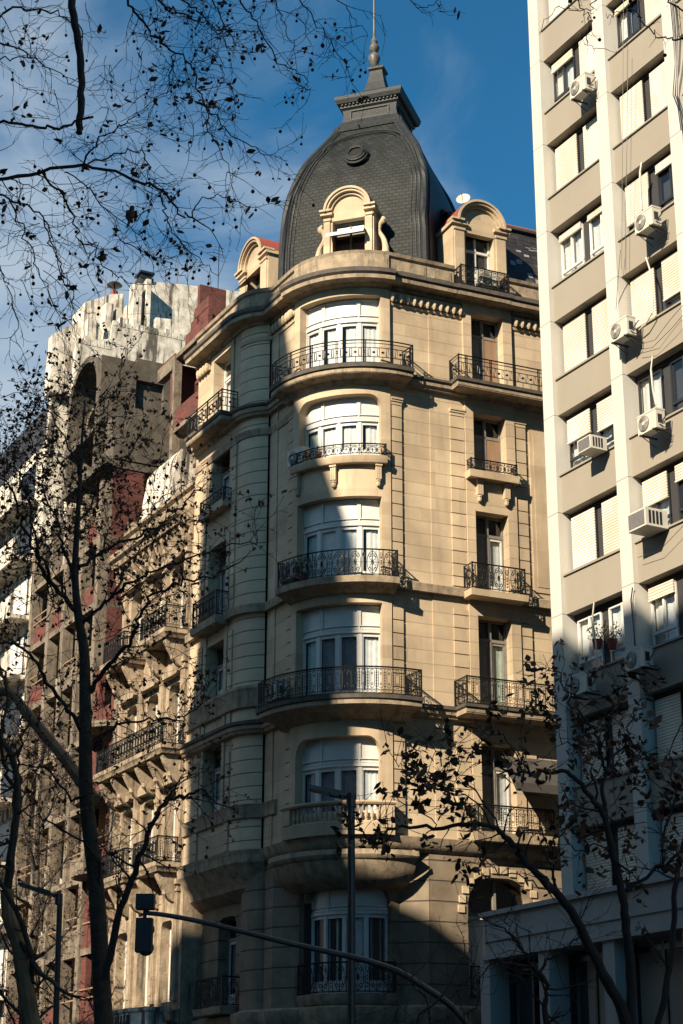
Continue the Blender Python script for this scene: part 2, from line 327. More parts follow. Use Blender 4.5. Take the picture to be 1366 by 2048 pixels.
# masonry strips standing proud, one block per course
def strip(F, a0, a1, n0, n1, z0, z1, name, na=1, cap=True):
    mb = MB(); k = math.ceil((z0-JZ)/JP)
    zs = [z0]+[JZ+JP*i for i in range(k, 80) if z0 < JZ+JP*i < z1]+[z1]
    for a, b in zip(zs, zs[1:]):
        if b-a > .08: mb.box(F, a0, a1, n0, n1, a+.02, b-.02, na)
    mb.box(F, a0, a1, n0, n0+(n1-n0)*.3, z0, z1, na)
    if cap:
        e = (a1-a0)*.06; mb.box(F, a0-e, a1+e, n0, n1+.05, z1+.12, z1+.2, na); mb.box(F, a0, a1, n0, n1+.02, z1, z1+.12, na); mb.box(F, a0-e*.5, a1+e, n0, n1+.08, z1+.2, z1+.27, na)
    return mb.build(name, 'stone', cb)
for z0, z1 in ((20.4, 26.86), (16.1, 19.6), (11.6, 15.2)):
    strip(FC, 39.3, 47.5, 2.80, 2.91, z0, z1, 'pilaster', 3, z0 > 20)
    strip(FC, -47.5, -39.3, 2.80, 2.91, z0, z1, 'pilaster', 3, z0 > 20)
    for o in SOFF:
        strip(FS, 2.18+o, 2.74+o, 2.82, 2.90, z0, z1, 'pilaster', 1, z0 > 20)
        strip(FS, 4.84+o, 5.28+o, 2.82, 2.90, z0, z1, 'pilaster', 1, z0 > 20)
    strip(FA, 3.1, 3.42, 3.58, 3.66, z0, z1, 'pilaster', 1, z0 > 20)
    strip(FA, 5.75, 6.2, 3.58, 3.66, z0, z1, 'pilaster', 1, z0 > 20)
# window surrounds of the top storey and panel frames
mb = MB(); mb.box(FS, 5.45, 8.05, 2.83, 2.87, 20.6, 26.8); mb.box(FS, 5.6, 7.9, 2.85, 2.89, 20.8, 26.6); mb.build('wall_panel', 'stone', cb)
mb = MB(); mb.box(FA, 3.55, 3.78, 3.6, 3.66, 28.07, 31.3); mb.box(FA, 5.38, 5.62, 3.6, 3.66, 28.07, 31.3); mb.box(FA, 3.55, 5.62, 3.6, 3.67, 31.1, 31.34); mb.build('window_surround', 'stone', cb)
mb = MB(); mb.box(FA, 3.55, 3.78, 3.6, 3.66, 13.2, 23.5); mb.box(FA, 5.38, 5.62, 3.6, 3.66, 13.2, 23.5); mb.build('window_surround', 'stone', cb)
# plan lines followed by the mouldings
def line_A(n=2.83, far=7.0): return [P2(FA, far, 3.6)]+[P2(FP, t, 1.38) for t in range(0, 59, 6)]+[P2(FA, 1.70, 2.83), P2(FA, .9, 2.83), P2(FA, .0, 2.83)]
def arc(p0, p1, r, k=24): return [P2(FC, p0+(p1-p0)*i/k, r) for i in range(k+1)]
full = line_A()[:-1]+arc(PA, PS, 2.83, 30)+[P2(FS, 1.4, 2.83), P2(FS, 13.6, 2.83)]
def mould(name, path, prof, m='trim'): b = MB(); b.sweep(path, prof); return b.build(name, m, cb, True)
mould('string_course', full, [(0, 27.60), (.20, 27.64), (.23, 27.72), (.30, 27.76), (.31, 27.9), (0, 28.0)])
mould('string_course', full, [(0, 20.0), (.22, 20.0), (.24, 20.28), (.18, 20.33), (0, 20.36)])
mould('string_course', full, [(0, 15.55), (.18, 15.6), (.22, 15.7), (.27, 15.72), (.28, 15.85), (0, 15.95)])
mould('string_course', full, [(0, 11.05), (.1, 11.1), (.2, 11.25), (.25, 11.4), (.28, 11.52), (0, 11.58)])
mould('base_band', line_A()[:-1], [(0, 16.5), (.14, 16.55), (.16, 17.1), (.22, 17.2), (.2, 17.3), (0, 17.32)])
mould('base_band', line_A()[:-1], [(0, 12.6), (.1, 12.65), (.12, 13.0), (.18, 13.1), (0, 13.15)])
mould('necking', line_A()[:-1]+arc(PA, -38.5, 2.83, 3), [(0, 26.86), (.05, 26.88), (.07, 27.0), (.1, 27.06), (.1, 27.12), (0, 27.14)])
mould('necking', line_A()[1:-1]+arc(PA, -38.5, 2.83, 3), [(0, 30.72), (.05, 30.74), (.07, 30.86), (.05, 30.9), (0, 30.92)], 'stone')
for pth in (arc(38.5, PS, 2.83, 3)+[P2(FS, 1.38, 2.83), P2(FS, 1.39, 2.86), P2(FS, 2.72, 2.86)], [P2(FS, 4.84, 2.83), P2(FS, 8.1, 2.83)]):
    mould('necking', pth, [(0, 30.78), (.05, 30.8), (.07, 30.88), (.04, 30.91), (0, 30.92)], 'stone')
CORN = [(0, 31.38), (.10, 31.40), (.14, 31.49), (.60, 31.51), (.62, 31.65), (.3, 31.72), (0, 31.9)]
mould('cornice', full, CORN)
mould('bay_cornice', arc(-38.5, 38.5, 2.95, 26), [(0, 31.36), (.2, 31.42), (.24, 31.46), (.60, 31.48), (.62, 31.62), (.3, 31.72), (0, 31.95)])
# egg and dart frieze
eggs = MB(); bead = MB()
def egg(mb, F, a, n, z, s=1.):
    vs = []; k = 8
    for i in range(5):
        f = -pi/2+pi*(i+.5)/5
        for j in range(k):
            g = 2*pi*j/k; vs.append((cos(f)*cos(g)*.085*s, cos(f)*sin(g)*.1*s, sin(f)*.17*s))
    base = Vector(F(a, n, z)); e = 1e-3; X = (Vector(F(a+.01, n, z))-base); X.normalize(); Y = (Vector(F(a, n+.01, z))-base).normalized()
    mb.add([base+X*x+Y*y+Vector((0, 0, zz)) for x, y, zz in vs], [(i*k+j, i*k+(j+1) % k, (i+1)*k+(j+1) % k, (i+1)*k+j) for i in range(4) for j in range(k)]+[tuple(range(k)), tuple(4*k+j for j in range(k))])
for F, a0, a1, n, st in ((FC, 40.5, 43.2, 2.9, 5.4), (FS, .22, 2.66, 2.9, .27), (FS, 5.0, 8.1, 2.9, .27), (FA, .1, 1.75, 2.9, .27), (FC, -47, -40, 2.9, 5.4), (FA, 5.9, 6.95, 3.66, .27)):
    a = a0
    while a < a1:
        egg(eggs, F, a, n+.08, 31.07, 1.1); egg(bead, F, a+st/2, n+.06, 31.0, .55); egg(bead, F, a+st/2, n+.05, 31.19, .35); a += st
    eggs.box(F, a0-(.1 if F is not FC else 2), a1, n-.08, n+.03, 30.94, 31.3, 3); eggs.add(bead.v, bead.f); eggs.build('egg_moulding', 'stone', cb, True); eggs, bead = MB(), MB()
# parapet
PAR = [(0.02, 31.9), (.17, 31.9), (.17, 32.02), (.12, 32.06), (.12, 32.68), (.2, 32.72), (.24, 32.84), (.1, 32.9), (-.16, 32.88), (-.16, 31.9)]
mould('parapet', [P2(FA, 7.0, 3.6)]+line_A()[1:-1]+arc(PA, PS, 2.83, 30)+[P2(FS, 1.4, 2.83), P2(FS, 2.42, 2.83)], PAR)
mould('parapet', [P2(FS, 4.5, 2.83), P2(FS, 13.6, 2.83)], PAR)
pp = MB()
for a0, a1 in ((.15, 1.25), (1.5, 2.3), (4.8, 7.8)): x = MB(); x.box(FS, a0, a1, 2.94, 2.975, 32.14, 32.6); x.box(FS, a0+.06, a1-.06, 2.97, 2.985, 32.2, 32.54); x.build('parapet_panel', 'trim', cb)
pp.box(FC, -37.5, 37.5, 2.96, 3.03, 32.0, 32.72, 20); pp.box(FC, 33.5, 36.3, 3.0, 3.05, 32.15, 32.6, 2)
pp.build('parapet_panel', 'trim', cb)
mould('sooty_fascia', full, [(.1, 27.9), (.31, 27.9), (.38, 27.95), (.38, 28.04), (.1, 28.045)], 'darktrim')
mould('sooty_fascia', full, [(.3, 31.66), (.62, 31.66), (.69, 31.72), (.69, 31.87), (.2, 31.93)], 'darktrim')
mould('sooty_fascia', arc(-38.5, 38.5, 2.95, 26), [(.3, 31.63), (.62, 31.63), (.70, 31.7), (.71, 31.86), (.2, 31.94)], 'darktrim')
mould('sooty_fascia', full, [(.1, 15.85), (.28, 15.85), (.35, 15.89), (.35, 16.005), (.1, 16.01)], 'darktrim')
# bay balconies ------------------------------------------------------
def slab(name, path, prof, m='trim'): b = MB(); b.sweep(path, prof); return b.build(name, m, cb, True)
def rail(path, zb, zt, style, parent, pitch=None):
    """iron railing along a plan polyline, drawn in its own (distance, height) plane"""
    mb = MB(); P = [Vector((p[0], p[1], 0)) for p in path]; cum = [0]
    for a, b in zip(P, P[1:]): cum.append(cum[-1]+(b-a).length)
    Lg = cum[-1]
    def g(s, z):
        s = min(max(s, 0), Lg)
        for i in range(len(cum)-1):
            if s <= cum[i+1]+1e-9:
                t = (s-cum[i])/max(1e-9, cum[i+1]-cum[i]); p = P[i].lerp(P[i+1], t); return (p.x, p.y, z)
        return (P[-1].x, P[-1].y, z)
    def hbar(z, r):
        mb.tube([(p.x, p.y, z) for p in P], r*1.45, 4)
    def vbar(s, a, b, r=.011): mb.tube([g(s, a), g(s, b)], r*1.6, 4, False)
    def loop(s, z, rs, rz, r=.010, k=12, a0=0, a1=2*pi): mb.tube([g(s+rs*cos(a0+(a1-a0)*i/k), z+rz*sin(a0+(a1-a0)*i/k)) for i in range(k+1)], r*1.5, 4, False)
    h = zt-zb; hbar(zt, .022); hbar(zb+.04, .014)
    for c in cum[1:-1]:
        pass
    if style == 'geometric':
        hbar(zt-.12, .013); hbar(zb+h*.68, .013); hbar(zb+h*.28, .013)
        n = max(2, round(Lg/.165)); p = Lg/n
        for i in range(n+1):
            s = i*p
            if i % 6 == 0:
                for d in (-.03, .03): vbar(s+d, zb, zt, .012)
                loop(s, zb+h*.5, .03, .05, .012, 4)
            elif i % 2: 
                mb.tube([g(s-.04, zb+h*.32), g(s+.04, zb+h*.32), g(s+.04, zb+h*.64), g(s-.04, zb+h*.64), g(s-.04, zb+h*.32)], .017, 4)
            else:
                loop(s, zb+h*.48, .045, .028, .02, 4)
                vbar(s, zb+.04, zb+h*.28, .007)
    if style == 'rings':
        hbar(zt-.07, .008); n = max(2, round(Lg/.30)); p = Lg/n
        for i in range(n):
            s = (i+.5)*p; r_ = min(.13, h*.36); zc = zb+.04+r_+.0
            loop(s, zc, r_, r_, .011, 14); vbar(s, zc-r_*.6, zc+r_*.6, .010); mb.tube([g(s-r_*.6, zc), g(s+r_*.6, zc)], .010, 4)
            loop(i*p, zc, .05, .06, .008, 8); vbar(i*p, zb, zt, .008)
    if style == 'scroll':
        hbar(zb+h*.5, .007) ; n = max(2, round(Lg/.62)); p = Lg/n
        for i in range(n+1):
            s = i*p
            for d in (-.07, .07): vbar(s+d, zb, zt, .009)
            loop(s, zb+h*.78, .035, .1, .008, 8)
            for j in range(5): loop(s, zb+h*(.2+.12*j), .016, .03, .012, 4)
        for i in range(n):
            s = (i+.5)*p
            loop(s, zb+h*.5, .19, h*.42, .009, 18)
            for sx in (-1, 1):
                for sz in (-1, 1):
                    mb.tube([g(s+sx*(.03+.1*sin(t*.55)*(1-t*.07)), zb+h*.5+sz*(.05+.27*(1-cos(t*.5))/2+.04*sin(t))) for t in range(9)], .009, 4)
                    loop(s+sx*.09, zb+h*.5+sz*h*.26, .045, .055, .009, 8)
            vbar(s, zb, zt, .008); loop(s, zb+h*.5, .03, .09, .014, 6)
    if style == 'ovals':
        hbar(zt-.07, .010); hbar(zb+.17, .009)
        m_ = max(4, round(Lg/.09))
        mb.tube([g(Lg*i/(m_*2), zt-.035+(.022 if i % 2 else -.022)) for i in range(m_*2+1)], .006, 4)
        n = max(2, round(Lg/.285)); p = Lg/n
        for i in range(n+1):
            s = i*p; vbar(s, zb, zt-.07, .008)
            for j in range(6): loop(s, zb+.27+.095*j, .016, .035, .013, 4)
            if i < n:
                c = s+p/2; w2 = .075
                z1_, z2_ = zb+.22, zt-.1
                pts = [g(c+w2*cos(t), z2_-.09+.09*sin(t)) for t in [pi*k/6 for k in range(7)]]+[g(c+w2*cos(t), z1_+.09+.09*sin(t)) for t in [pi+pi*k/6 for k in range(7)]]
                mb.tube(pts+[pts[0]], .011, 4); loop(c, z2_-.13, .03, .04, .009, 6); loop(c, z1_+.13, .03, .04, .009, 6)
                loop(c-.06, zb+.1, .05, .045, .007, 7); loop(c+.06, zb+.1, .05, .045, .007, 7)
    ends = [0, Lg]+[c for i, c in enumerate(cum[1:-1], 1) if (P[i]-P[i-1]).normalized().dot((P[i+1]-P[i]).normalized()) < .8]
    for c in ends: vbar(c, zb, zt+.03, .02)
    return mb.build('railing', 'iron', parent)
def bay_rail_path(p, r): return [P2(FC, -p, 2.9)]+arc(-p, p, r, 28)+[P2(FC, p, 2.9)]
sl = slab('bay_balcony', arc(-49.5, 49.5, 2.9, 30), [(-.1, 27.45), (.12, 27.5), (.26, 27.66), (.62, 27.72), (.66, 27.76), (.67, 27.88), (.6, 28.06), (-.1, 28.07)])
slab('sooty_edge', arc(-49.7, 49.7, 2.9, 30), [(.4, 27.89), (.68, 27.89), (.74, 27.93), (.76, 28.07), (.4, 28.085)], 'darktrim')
rail(bay_rail_path(49, 3.56), 28.08, 28.98, 'geometric', sl)
sl = slab('bay_balcony', arc(-34.4, 34.6, 2.9, 24), [(-.1, 24.46), (.3, 24.46), (.33, 24.5), (.36, 24.72), (-.1, 24.76)], 'stone')
rail(bay_rail_path(33.5, 3.2), 24.76, 25.16, 'rings', sl)
sl = slab('bay_balcony', arc(-39.5, 39.5, 2.9, 26), [(-.1, 19.7), (.2, 19.76), (.5, 19.95), (.68, 19.98), (.7, 20.2), (-.1, 20.24)], 'trim')
rail(bay_rail_path(38.5, 3.5), 20.23, 21.16, 'scroll', sl)
sl = slab('bay_balcony', arc(-49.5, 49.5, 2.9, 30), [(-.1, 15.3), (.15, 15.36), (.4, 15.58), (.92, 15.66), (.97, 15.69), (.98, 15.82), (.8, 16.0), (-.1, 16.01)])
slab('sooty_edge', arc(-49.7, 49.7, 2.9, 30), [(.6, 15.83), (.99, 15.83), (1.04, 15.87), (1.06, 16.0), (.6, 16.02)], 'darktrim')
rail(bay_rail_path(49, 3.86), 16.0, 16.94, 'ovals', sl)
# stone balustrade of the first floor bay
sl = slab('bay_balcony', arc(-37.5, 37.5, 2.9, 26), [(-.1, 11.5), (.36, 11.5), (.38, 11.9), (.3, 11.96), (-.1, 11.96)], 'stone')
b = MB(); b.sweep(arc(-38, 38, 2.9, 26), [(.12, 12.48), (.4, 12.48), (.44, 12.54), (.42, 12.6), (.1, 12.6)])
b.box(FC, 29.5, 37, 3.02, 3.27, 11.96, 12.48, 3); b.box(FC, -37, -29.5, 3.02, 3.27, 11.96, 12.48, 3); b.box(FC, 31, 35.5, 3.2, 3.3, 12.02, 12.42, 3)
b.build('balustrade_rail', 'stone', sl)
for i in range(17):
    p = -27.5+55*i/16; b = MB(); b.lathe(FC(p, 3.16, 11.96), [(.05, 0), (.05, .04), (.03, .06), (.068, .16), (.055, .25), (.026, .36), (.026, .42), (.05, .46), (.05, .52)], 8); b.build('baluster', 'stone', sl, True)
# brackets
def bracket(F, a, n, z0, z1, wd, parent=cb):
    b = MB(); h = z1-z0
    for i, k in enumerate((-.33, 0, .33)): b.box(F, a+wd*(k-.14), a+wd*(k+.14), n, n+.2, z0+h*.32, z1-.08)
    b.box(F, a-wd*.5, a+wd*.5, n, n+.16, z0+h*.3, z1-.06); b.box(F, a-wd*.58, a+wd*.58, n, n+.24, z1-.09, z1)
    b.lathe(F(a, n+.1, z0), [(.01, 0), (.06, .03), (.09, .1), (.085, .17), (.11, .2), (.11, .24)], 8)
    return b.build('bracket', 'stone', parent, True)
for p in (-31, -.8, 29.2): bracket(FC, p, 2.92, 23.62, 24.46, 3.9)
for a in (3.24, 4.34): bracket(FS, a, 2.92, 23.62, 24.46, .23)
# side street balconies
def s_balc(u0, u1, n, prof, zb, zt, style, m='trim', F=FS, n0=2.9, soot=None):
    path = [P2(F, u0, n0), P2(F, u0, n), P2(F, u1, n), P2(F, u1, n0)]
    if F is FA: path = path[::-1]
    zz = [z for o, z in prof]; zlo, zhi = min(zz), max(zz)
    b = MB(); b.sweep(path, prof)
    b.box(F, u0, u1, n0-.05, n-.02, zlo+.02, zhi-.01)
    o = b.build('balcony', m, cb, True)
    if soot: b = MB(); b.sweep(path, [(-.3, soot[0]), (.01, soot[0]), (.07, soot[0]+.05), (.08, soot[1]), (-.3, soot[1]+.01)]); b.build('sooty_edge', 'darktrim', o)
    rp = [P2(F, u0+.06, n0), P2(F, u0+.06, n-.04), P2(F, u1-.06, n-.04), P2(F, u1-.06, n0)]
    rail(rp, zb, zt, style, o); return o
s_balc(2.15, 6.9, 3.62, [(-.3, 27.72), (-.05, 27.73), (-.03, 27.77), (.0, 27.78), (.01, 27.9), (-.3, 28.0)], 28.08, 28.98, 'geometric', soot=(27.9, 28.07))
s_balc(2.74, 4.72, 3.3, [(-.1, 24.46), (0, 24.46), (.03, 24.72), (-.1, 24.74)], 24.76, 25.16, 'rings', 'stone')
s_balc(2.55, 4.76, 3.55, [(-.2, 19.93), (.02, 19.95), (.04, 20.18), (-.2, 20.2)], 20.22, 21.14, 'scroll', 'stone')
s_balc(2.1, 6.9, 3.82, [(-.4, 15.66), (-.05, 15.67), (-.03, 15.71), (.0, 15.72), (.01, 15.84), (-.4, 15.95)], 16.0, 16.96, 'ovals', soot=(15.84, 15.99))
s_balc(2.6, 5.6, 3.5, [(-.2, 11.5), (0, 11.5), (.04, 11.8), (-.2, 11.82)], 11.84, 12.7, 'ovals')
b = MB(); b.sweep([P2(FS, 2.42, 2.7), P2(FS, 2.42, 3.42), P2(FS, 4.52, 3.42), P2(FS, 4.52, 2.7)], [(-.2, 31.5), (.02, 31.52), (.04, 31.66), (-.2, 31.8)]); b.box(FS, 2.42, 4.52, 2.7, 3.4, 31.53, 31.88); x = MB(); x.sweep([P2(FS, 2.42, 2.7), P2(FS, 2.42, 3.42), P2(FS, 4.52, 3.42), P2(FS, 4.52, 2.7)], [(-.2, 31.67), (.04, 31.67), (.11, 31.73), (.11, 31.89), (-.2, 31.91)]); x.build('sooty_edge', 'darktrim', cb)
o = b.build('balcony', 'trim', cb, True); rail([P2(FS, 2.47, 2.8), P2(FS, 2.47, 3.44), P2(FS, 4.47, 3.44), P2(FS, 4.47, 2.8)], 31.92, 32.74, 'ovals', o)
# avenue balconies
s_balc(3.15, 6.4, 4.3, [(-.4, 27.72), (-.05, 27.73), (-.03, 27.77), (.0, 27.78), (.01, 27.9), (-.4, 28.0)], 28.08, 28.98, 'geometric', F=FA, n0=3.58, soot=(27.9, 28.07))
s_balc(3.5, 5.7, 3.98, [(-.1, 24.46), (0, 24.46), (.03, 24.72), (-.1, 24.74)], 24.76, 25.2, 'rings', 'stone', F=FA, n0=3.58)
s_balc(3.5, 5.7, 4.15, [(-.2, 19.85), (.02, 19.9), (.04, 20.18), (-.2, 20.2)], 20.22, 21.14, 'ovals', F=FA, n0=3.58)
# ------------------------------------------------------------------ windows of the bay
def curtain(F, a0, a1, n, z0, z1, amp, k, name, m, parent, ph=0):
    mb = MB(); vs = []
    for i in range(k+1):
        a = a0+(a1-a0)*i/k; nn = n+amp*.55*sin(i*1.05+ph)+amp*.5*sin(i*.43+ph*2)
        vs += [F(a, nn, z0), F(a, nn, z1-.02*abs(sin(i*.9+ph)))]
    mb.add(vs, [(2*i, 2*i+2, 2*i+3, 2*i+1) for i in range(k)]); return mb.build(name, m, parent, True)
def bay_window(zb, ztr, zt, r, hw, cur, sashes=4):
    mb = MB(); F = FC
    mb.box(F, -hw, hw, r-.04, r+.02, ztr+.06, zt+.25, 24)                 # shutter box
    for a0, a1 in ((-hw+1, -hw*.44), (-hw*.40, hw*.46), (hw*.5, hw-1)):
        na = 10 if a1-a0 > 20 else 5
        mb.box(F, a0, a1, r+.02, r+.07, ztr+.22, ztr+.25, na); mb.box(F, a0, a1, r+.02, r+.07, zt-.07, zt-.04, na)
        mb.box(F, a0, a0+.7, r+.02, r+.07, ztr+.22, zt-.04); mb.box(F, a1-.7, a1, r+.02, r+.07, ztr+.22, zt-.04)
    mb.box(F, -hw*.44, -hw*.40, r+.02, r+.06, ztr, zt+.2); mb.box(F, hw*.46, hw*.5, r+.02, r+.06, ztr, zt+.2)
    mb.box(F, -hw, hw, r-.04, r+.09, ztr-.02, ztr+.08, 20); mb.box(F, -hw, hw, r-.04, r+.06, ztr+.1, ztr+.15, 20)
    mb.box(F, -hw, hw, r-.06, r+.04, zb, zb+.16, 20)
    mb.box(F, -hw, hw, r-.04, r+.02, ztr-.14, ztr-.02, 20)
    p = 2*hw/sashes; gl = []
    for i in range(sashes+1):
        c = -hw+p*i; wd = 1.5 if 0 < i < sashes else 1.3
        if i == 0: mb.box(F, c, c+wd*1.5, r-.05, r+.07, zb, ztr)
        elif i == sashes: mb.box(F, c-wd*1.5, c, r-.05, r+.07, zb, ztr)
        else: mb.box(F, c-wd, c+wd, r-.05, r+.05, zb, ztr)
    for i in range(sashes):
        a, b_ = -hw+p*i+1.4, -hw+p*(i+1)-1.4; gl.append((a+1.1, b_-1.1))
        mb.box(F, a, a+1.1, r-.03, r+.02, zb+.1, ztr-.1); mb.box(F, b_-1.1, b_, r-.03, r+.02, zb+.1, ztr-.1)
        mb.box(F, a, b_, r-.03, r+.02, zb+.1, zb+.42, 2)
    o = mb.build('window', 'white', cb)
    for i, (a, b_) in enumerate(gl):
        g = MB(); g.quad(F(a, r-.01, zb+.4), F(b_, r-.01, zb+.4), F(b_, r-.01, ztr-.12), F(a, r-.01, ztr-.12)); g.build('pane', 'glass', o)
        kind = cur[i]
        if kind == 'w': curtain(F, a-.8, b_+.8, r-.1, zb+.1, ztr-.16, .016, 22, 'curtain', 'curtain', o, i)
        if kind == 'h': curtain(F, a+2.6, b_+.8, r-.1, zb+.1, ztr-.14, .016, 15, 'curtain', 'curtain', o, i)
        if kind == 'd': curtain(F, a-.5, b_+.5, r-.12, zb+.1, ztr-.14, .02, 22, 'curtain', 'dcurtain', o, i)
        if kind == 'g': curtain(F, a-.5, b_+.5, r-.12, zb+.1, ztr-.14, .02, 22, 'curtain', 'mcurtain', o, i)
    return o
bay_window(28.08, 30.15, 31.07, 2.57, 33, 'whhw')
bay_window(24.76, 26.25, 27.25, 2.57, 33, 'gwwh')
bay_window(20.24, 22.33, 23.3, 2.57, 33.5, 'gwwh')
bay_window(16.02, 18.46, 19.43, 2.57, 33.5, 'gddw')
bay_window(11.97, 13.87, 14.9, 2.57, 33, 'dddw')
# side street windows
def french(F, u0, u1, n, zb, zt, left, right, ztr=None, name='window', fm='greywood'):
    mb = MB(); ztr = ztr or zt-.75; uc = (u0+u1)/2; mb.box(F, u0, u0+.07, n-.05, n+.04, zb, zt); mb.box(F, u1-.07, u1, n-.05, n+.04, zb, zt)
    mb.box(F, uc-.06, uc+.06, n-.05, n+.05, zb, zt); mb.box(F, u0, u1, n-.05, n+.05, ztr-.05, ztr+.06); mb.box(F, u0, u1, n-.05, n+.04, zt-.08, zt); mb.box(F, u0, u1, n-.04, n+.02, zb, zb+.14)
    o = mb.build(name, fm, cb)
    for (a, b_), k in (((u0+.07, uc-.06), left), ((uc+.06, u1-.07), right)):
        g = MB(); g.box(F, a, b_, n-.02, n-.012, ztr+.06, zt-.08); g.build('pane', 'glass', o)
        f = MB()
        if k in ('wood', 'greywood'):
            f.box(F, a, b_, n-.02, n+.02, zb+.14, ztr-.05); f.box(F, a+.08, b_-.08, n+.02, n+.035, zb+.25, zb+.9); f.box(F, a+.08, b_-.08, n+.02, n+.035, zb+1.0, ztr-.16); f.build('door_leaf', k, o)
        elif k == 'board':
            f.box(F, a, b_, n-.02, n+.03, zb+.1, ztr-.02); f.build('board', 'wood', o)
        elif k == 'open':
            f.box(F, a+.02, a+.06, n-.5, n, zb+.14, ztr-.05); f.build('door_leaf', 'greywood', o)
        else:
            for x0, x1 in ((a, a+.06), (b_-.06, b_)): f.box(F, x0, x1, n-.03, n+.02, zb+.14, ztr-.05)
            f.box(F, a, b_, n-.03, n+.02, ztr-.14, ztr-.05); f.box(F, a, b_, n-.03, n+.02, zb+.14, zb+.5)
            v_ = f.build('sash', 'white' if k != 'g' else 'greywood', o)
            g = MB(); g.box(F, a+.06, b_-.06, n-.014, n-.008, zb+.5, ztr-.14); g.build('pane', 'glass', o)
            curtain(F, a, b_, n-.1, zb+.1, ztr-.1, .012, 16, 'curtain', {'w': 'curtain', 'g': 'mcurtain', 'd': 'dcurtain'}[k], o)
spec = [('greywood', 'board'), ('greywood', 'board'), ('greywood', 'w'), ('greywood', 'g'), ('greywood', 'w')]
for o in SOFF:
    for (a, b_), (l, r_) in zip(SZ, spec): french(FS, 3.10+o, 4.43+o, 2.5, a, b_, l, r_)
for i, (a, b_) in enumerate(AZ): french(FA, 3.78, 5.38, 3.17, a, b_, 'w', 'w', fm='white' if i == 0 else 'greywood')
# rusticated lower storey, set back under the corbelled bay
lowA = [P2(FA, 7.0, 2.8), P2(FA, 3.3, 2.8)]+[P2(FA, 2.5+.8*cos(pi*i/10), 2.8+.38*sin(pi*i/10)) for i in range(1, 10)]+[P2(FA, 1.7, 2.83), P2(FA, 1.1, 2.83)]
flankL = [P2(FA, 1.1, 2.83), P2(FA, .75, 2.55), P2(FA, .45, 2.3), P2(FC, -52, 2.2), P2(FC, -45, 2.2)]
mb = MB()
def skin(mb, path, z0, z1):
    for a, b_ in zip(path, path[1:]): mb.quad((*a, z0), (*b_, z0), (*b_, z1), (*a, z1))
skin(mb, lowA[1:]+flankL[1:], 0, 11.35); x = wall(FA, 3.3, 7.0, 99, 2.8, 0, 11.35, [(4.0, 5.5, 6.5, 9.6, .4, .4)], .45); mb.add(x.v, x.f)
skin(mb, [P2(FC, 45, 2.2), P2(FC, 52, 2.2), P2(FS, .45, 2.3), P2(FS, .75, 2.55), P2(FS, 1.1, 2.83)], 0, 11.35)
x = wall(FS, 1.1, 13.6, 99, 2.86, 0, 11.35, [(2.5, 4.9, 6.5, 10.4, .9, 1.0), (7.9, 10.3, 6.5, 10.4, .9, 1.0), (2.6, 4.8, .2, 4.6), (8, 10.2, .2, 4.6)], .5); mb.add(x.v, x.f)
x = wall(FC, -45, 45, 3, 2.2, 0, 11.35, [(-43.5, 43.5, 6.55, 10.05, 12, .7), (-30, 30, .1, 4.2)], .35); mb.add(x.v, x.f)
mb.build('rusticated_base', 'rstone_shade', cb)
b = MB(); b.sweep(line_A()[:-2], [(.24, 11.36), (.22, 11.1), (.05, 10.9), (.0, 10.75), (-.25, 10.5), (-.3, 10.3), (-.62, 10.05), (-.9, 9.95), (-.9, 11.3)]); b.build('corbel', 'trim', cb, True)
french(FA, 4.0, 5.5, 2.37, 6.5, 9.6, 'd', 'd')
b = MB(); b.sweep([P2(FA, 5.9, 2.7), P2(FA, 5.9, 3.5), P2(FA, 3.6, 3.5), P2(FA, 3.6, 2.7)], [(-.3, 6.2), (0, 6.24), (.04, 6.46), (-.3, 6.5)]); b.box(FA, 3.6, 5.9, 2.7, 3.48, 6.22, 6.48); o = b.build('balcony', 'trim', cb, True); rail([P2(FA, 5.85, 2.7), P2(FA, 5.85, 3.46), P2(FA, 3.65, 3.46), P2(FA, 3.65, 2.7)], 6.5, 7.45, 'scroll', o)
lowfull = lowA+flankL[1:]+[P2(FC, -45+90*i/12, 2.2) for i in range(13)]+[P2(FC, 52, 2.2), P2(FS, .45, 2.3), P2(FS, .75, 2.55), P2(FS, 1.1, 2.86), P2(FS, 13.6, 2.86)]
b = MB(); b.sweep(lowfull, [(0, 5.5), (.15, 5.55), (.25, 5.8), (.3, 6.0), (.3, 6.15), (0, 6.25)]); b.build('string_course', 'trim', cb, True)
b = MB()                                                             # bowl-shaped corbel under the bay
prof = [(3.32, 11.02), (3.34, 10.86), (3.28, 10.75), (3.2, 10.7), (3.1, 10.45), (2.9, 10.15), (2.65, 9.98), (2.4, 9.9), (2.2, 9.88)]; K = 26
vs = [FC(-52+104*i/K, r, z) for i in range(K+1) for r, z in prof]; m_ = len(prof)
b.add(vs, [(i*m_+j, (i+1)*m_+j, (i+1)*m_+j+1, i*m_+j+1) for i in range(K) for j in range(m_-1)])
b.quad(FC(-52, 2.2, 9.88), FC(-52, 3.3, 11.0), FC(-52, 2.2, 11.4), FC(-52, 2.1, 11)); b.quad(FC(52, 2.2, 9.88), FC(52, 3.3, 11.0), FC(52, 2.2, 11.4), FC(52, 2.1, 11))
b.build('corbel', 'trim', cb, True)
bay_window(6.6, 9.15, 10.1, 1.86, 44, 'dghd')
o = slab('bay_balcony', arc(-46, 46, 2.1, 22), [(-.1, 6.2), (.2, 6.25), (.3, 6.4), (.32, 6.58), (-.1, 6.6)]); rail([P2(FC, -45, 2.1)]+arc(-45, 45, 2.36, 20)+[P2(FC, 45, 2.1)], 6.6, 7.55, 'scroll', o)
french(FS, 2.5, 4.9, 2.45, 6.5, 10.4, 'w', 'd', 9.2)
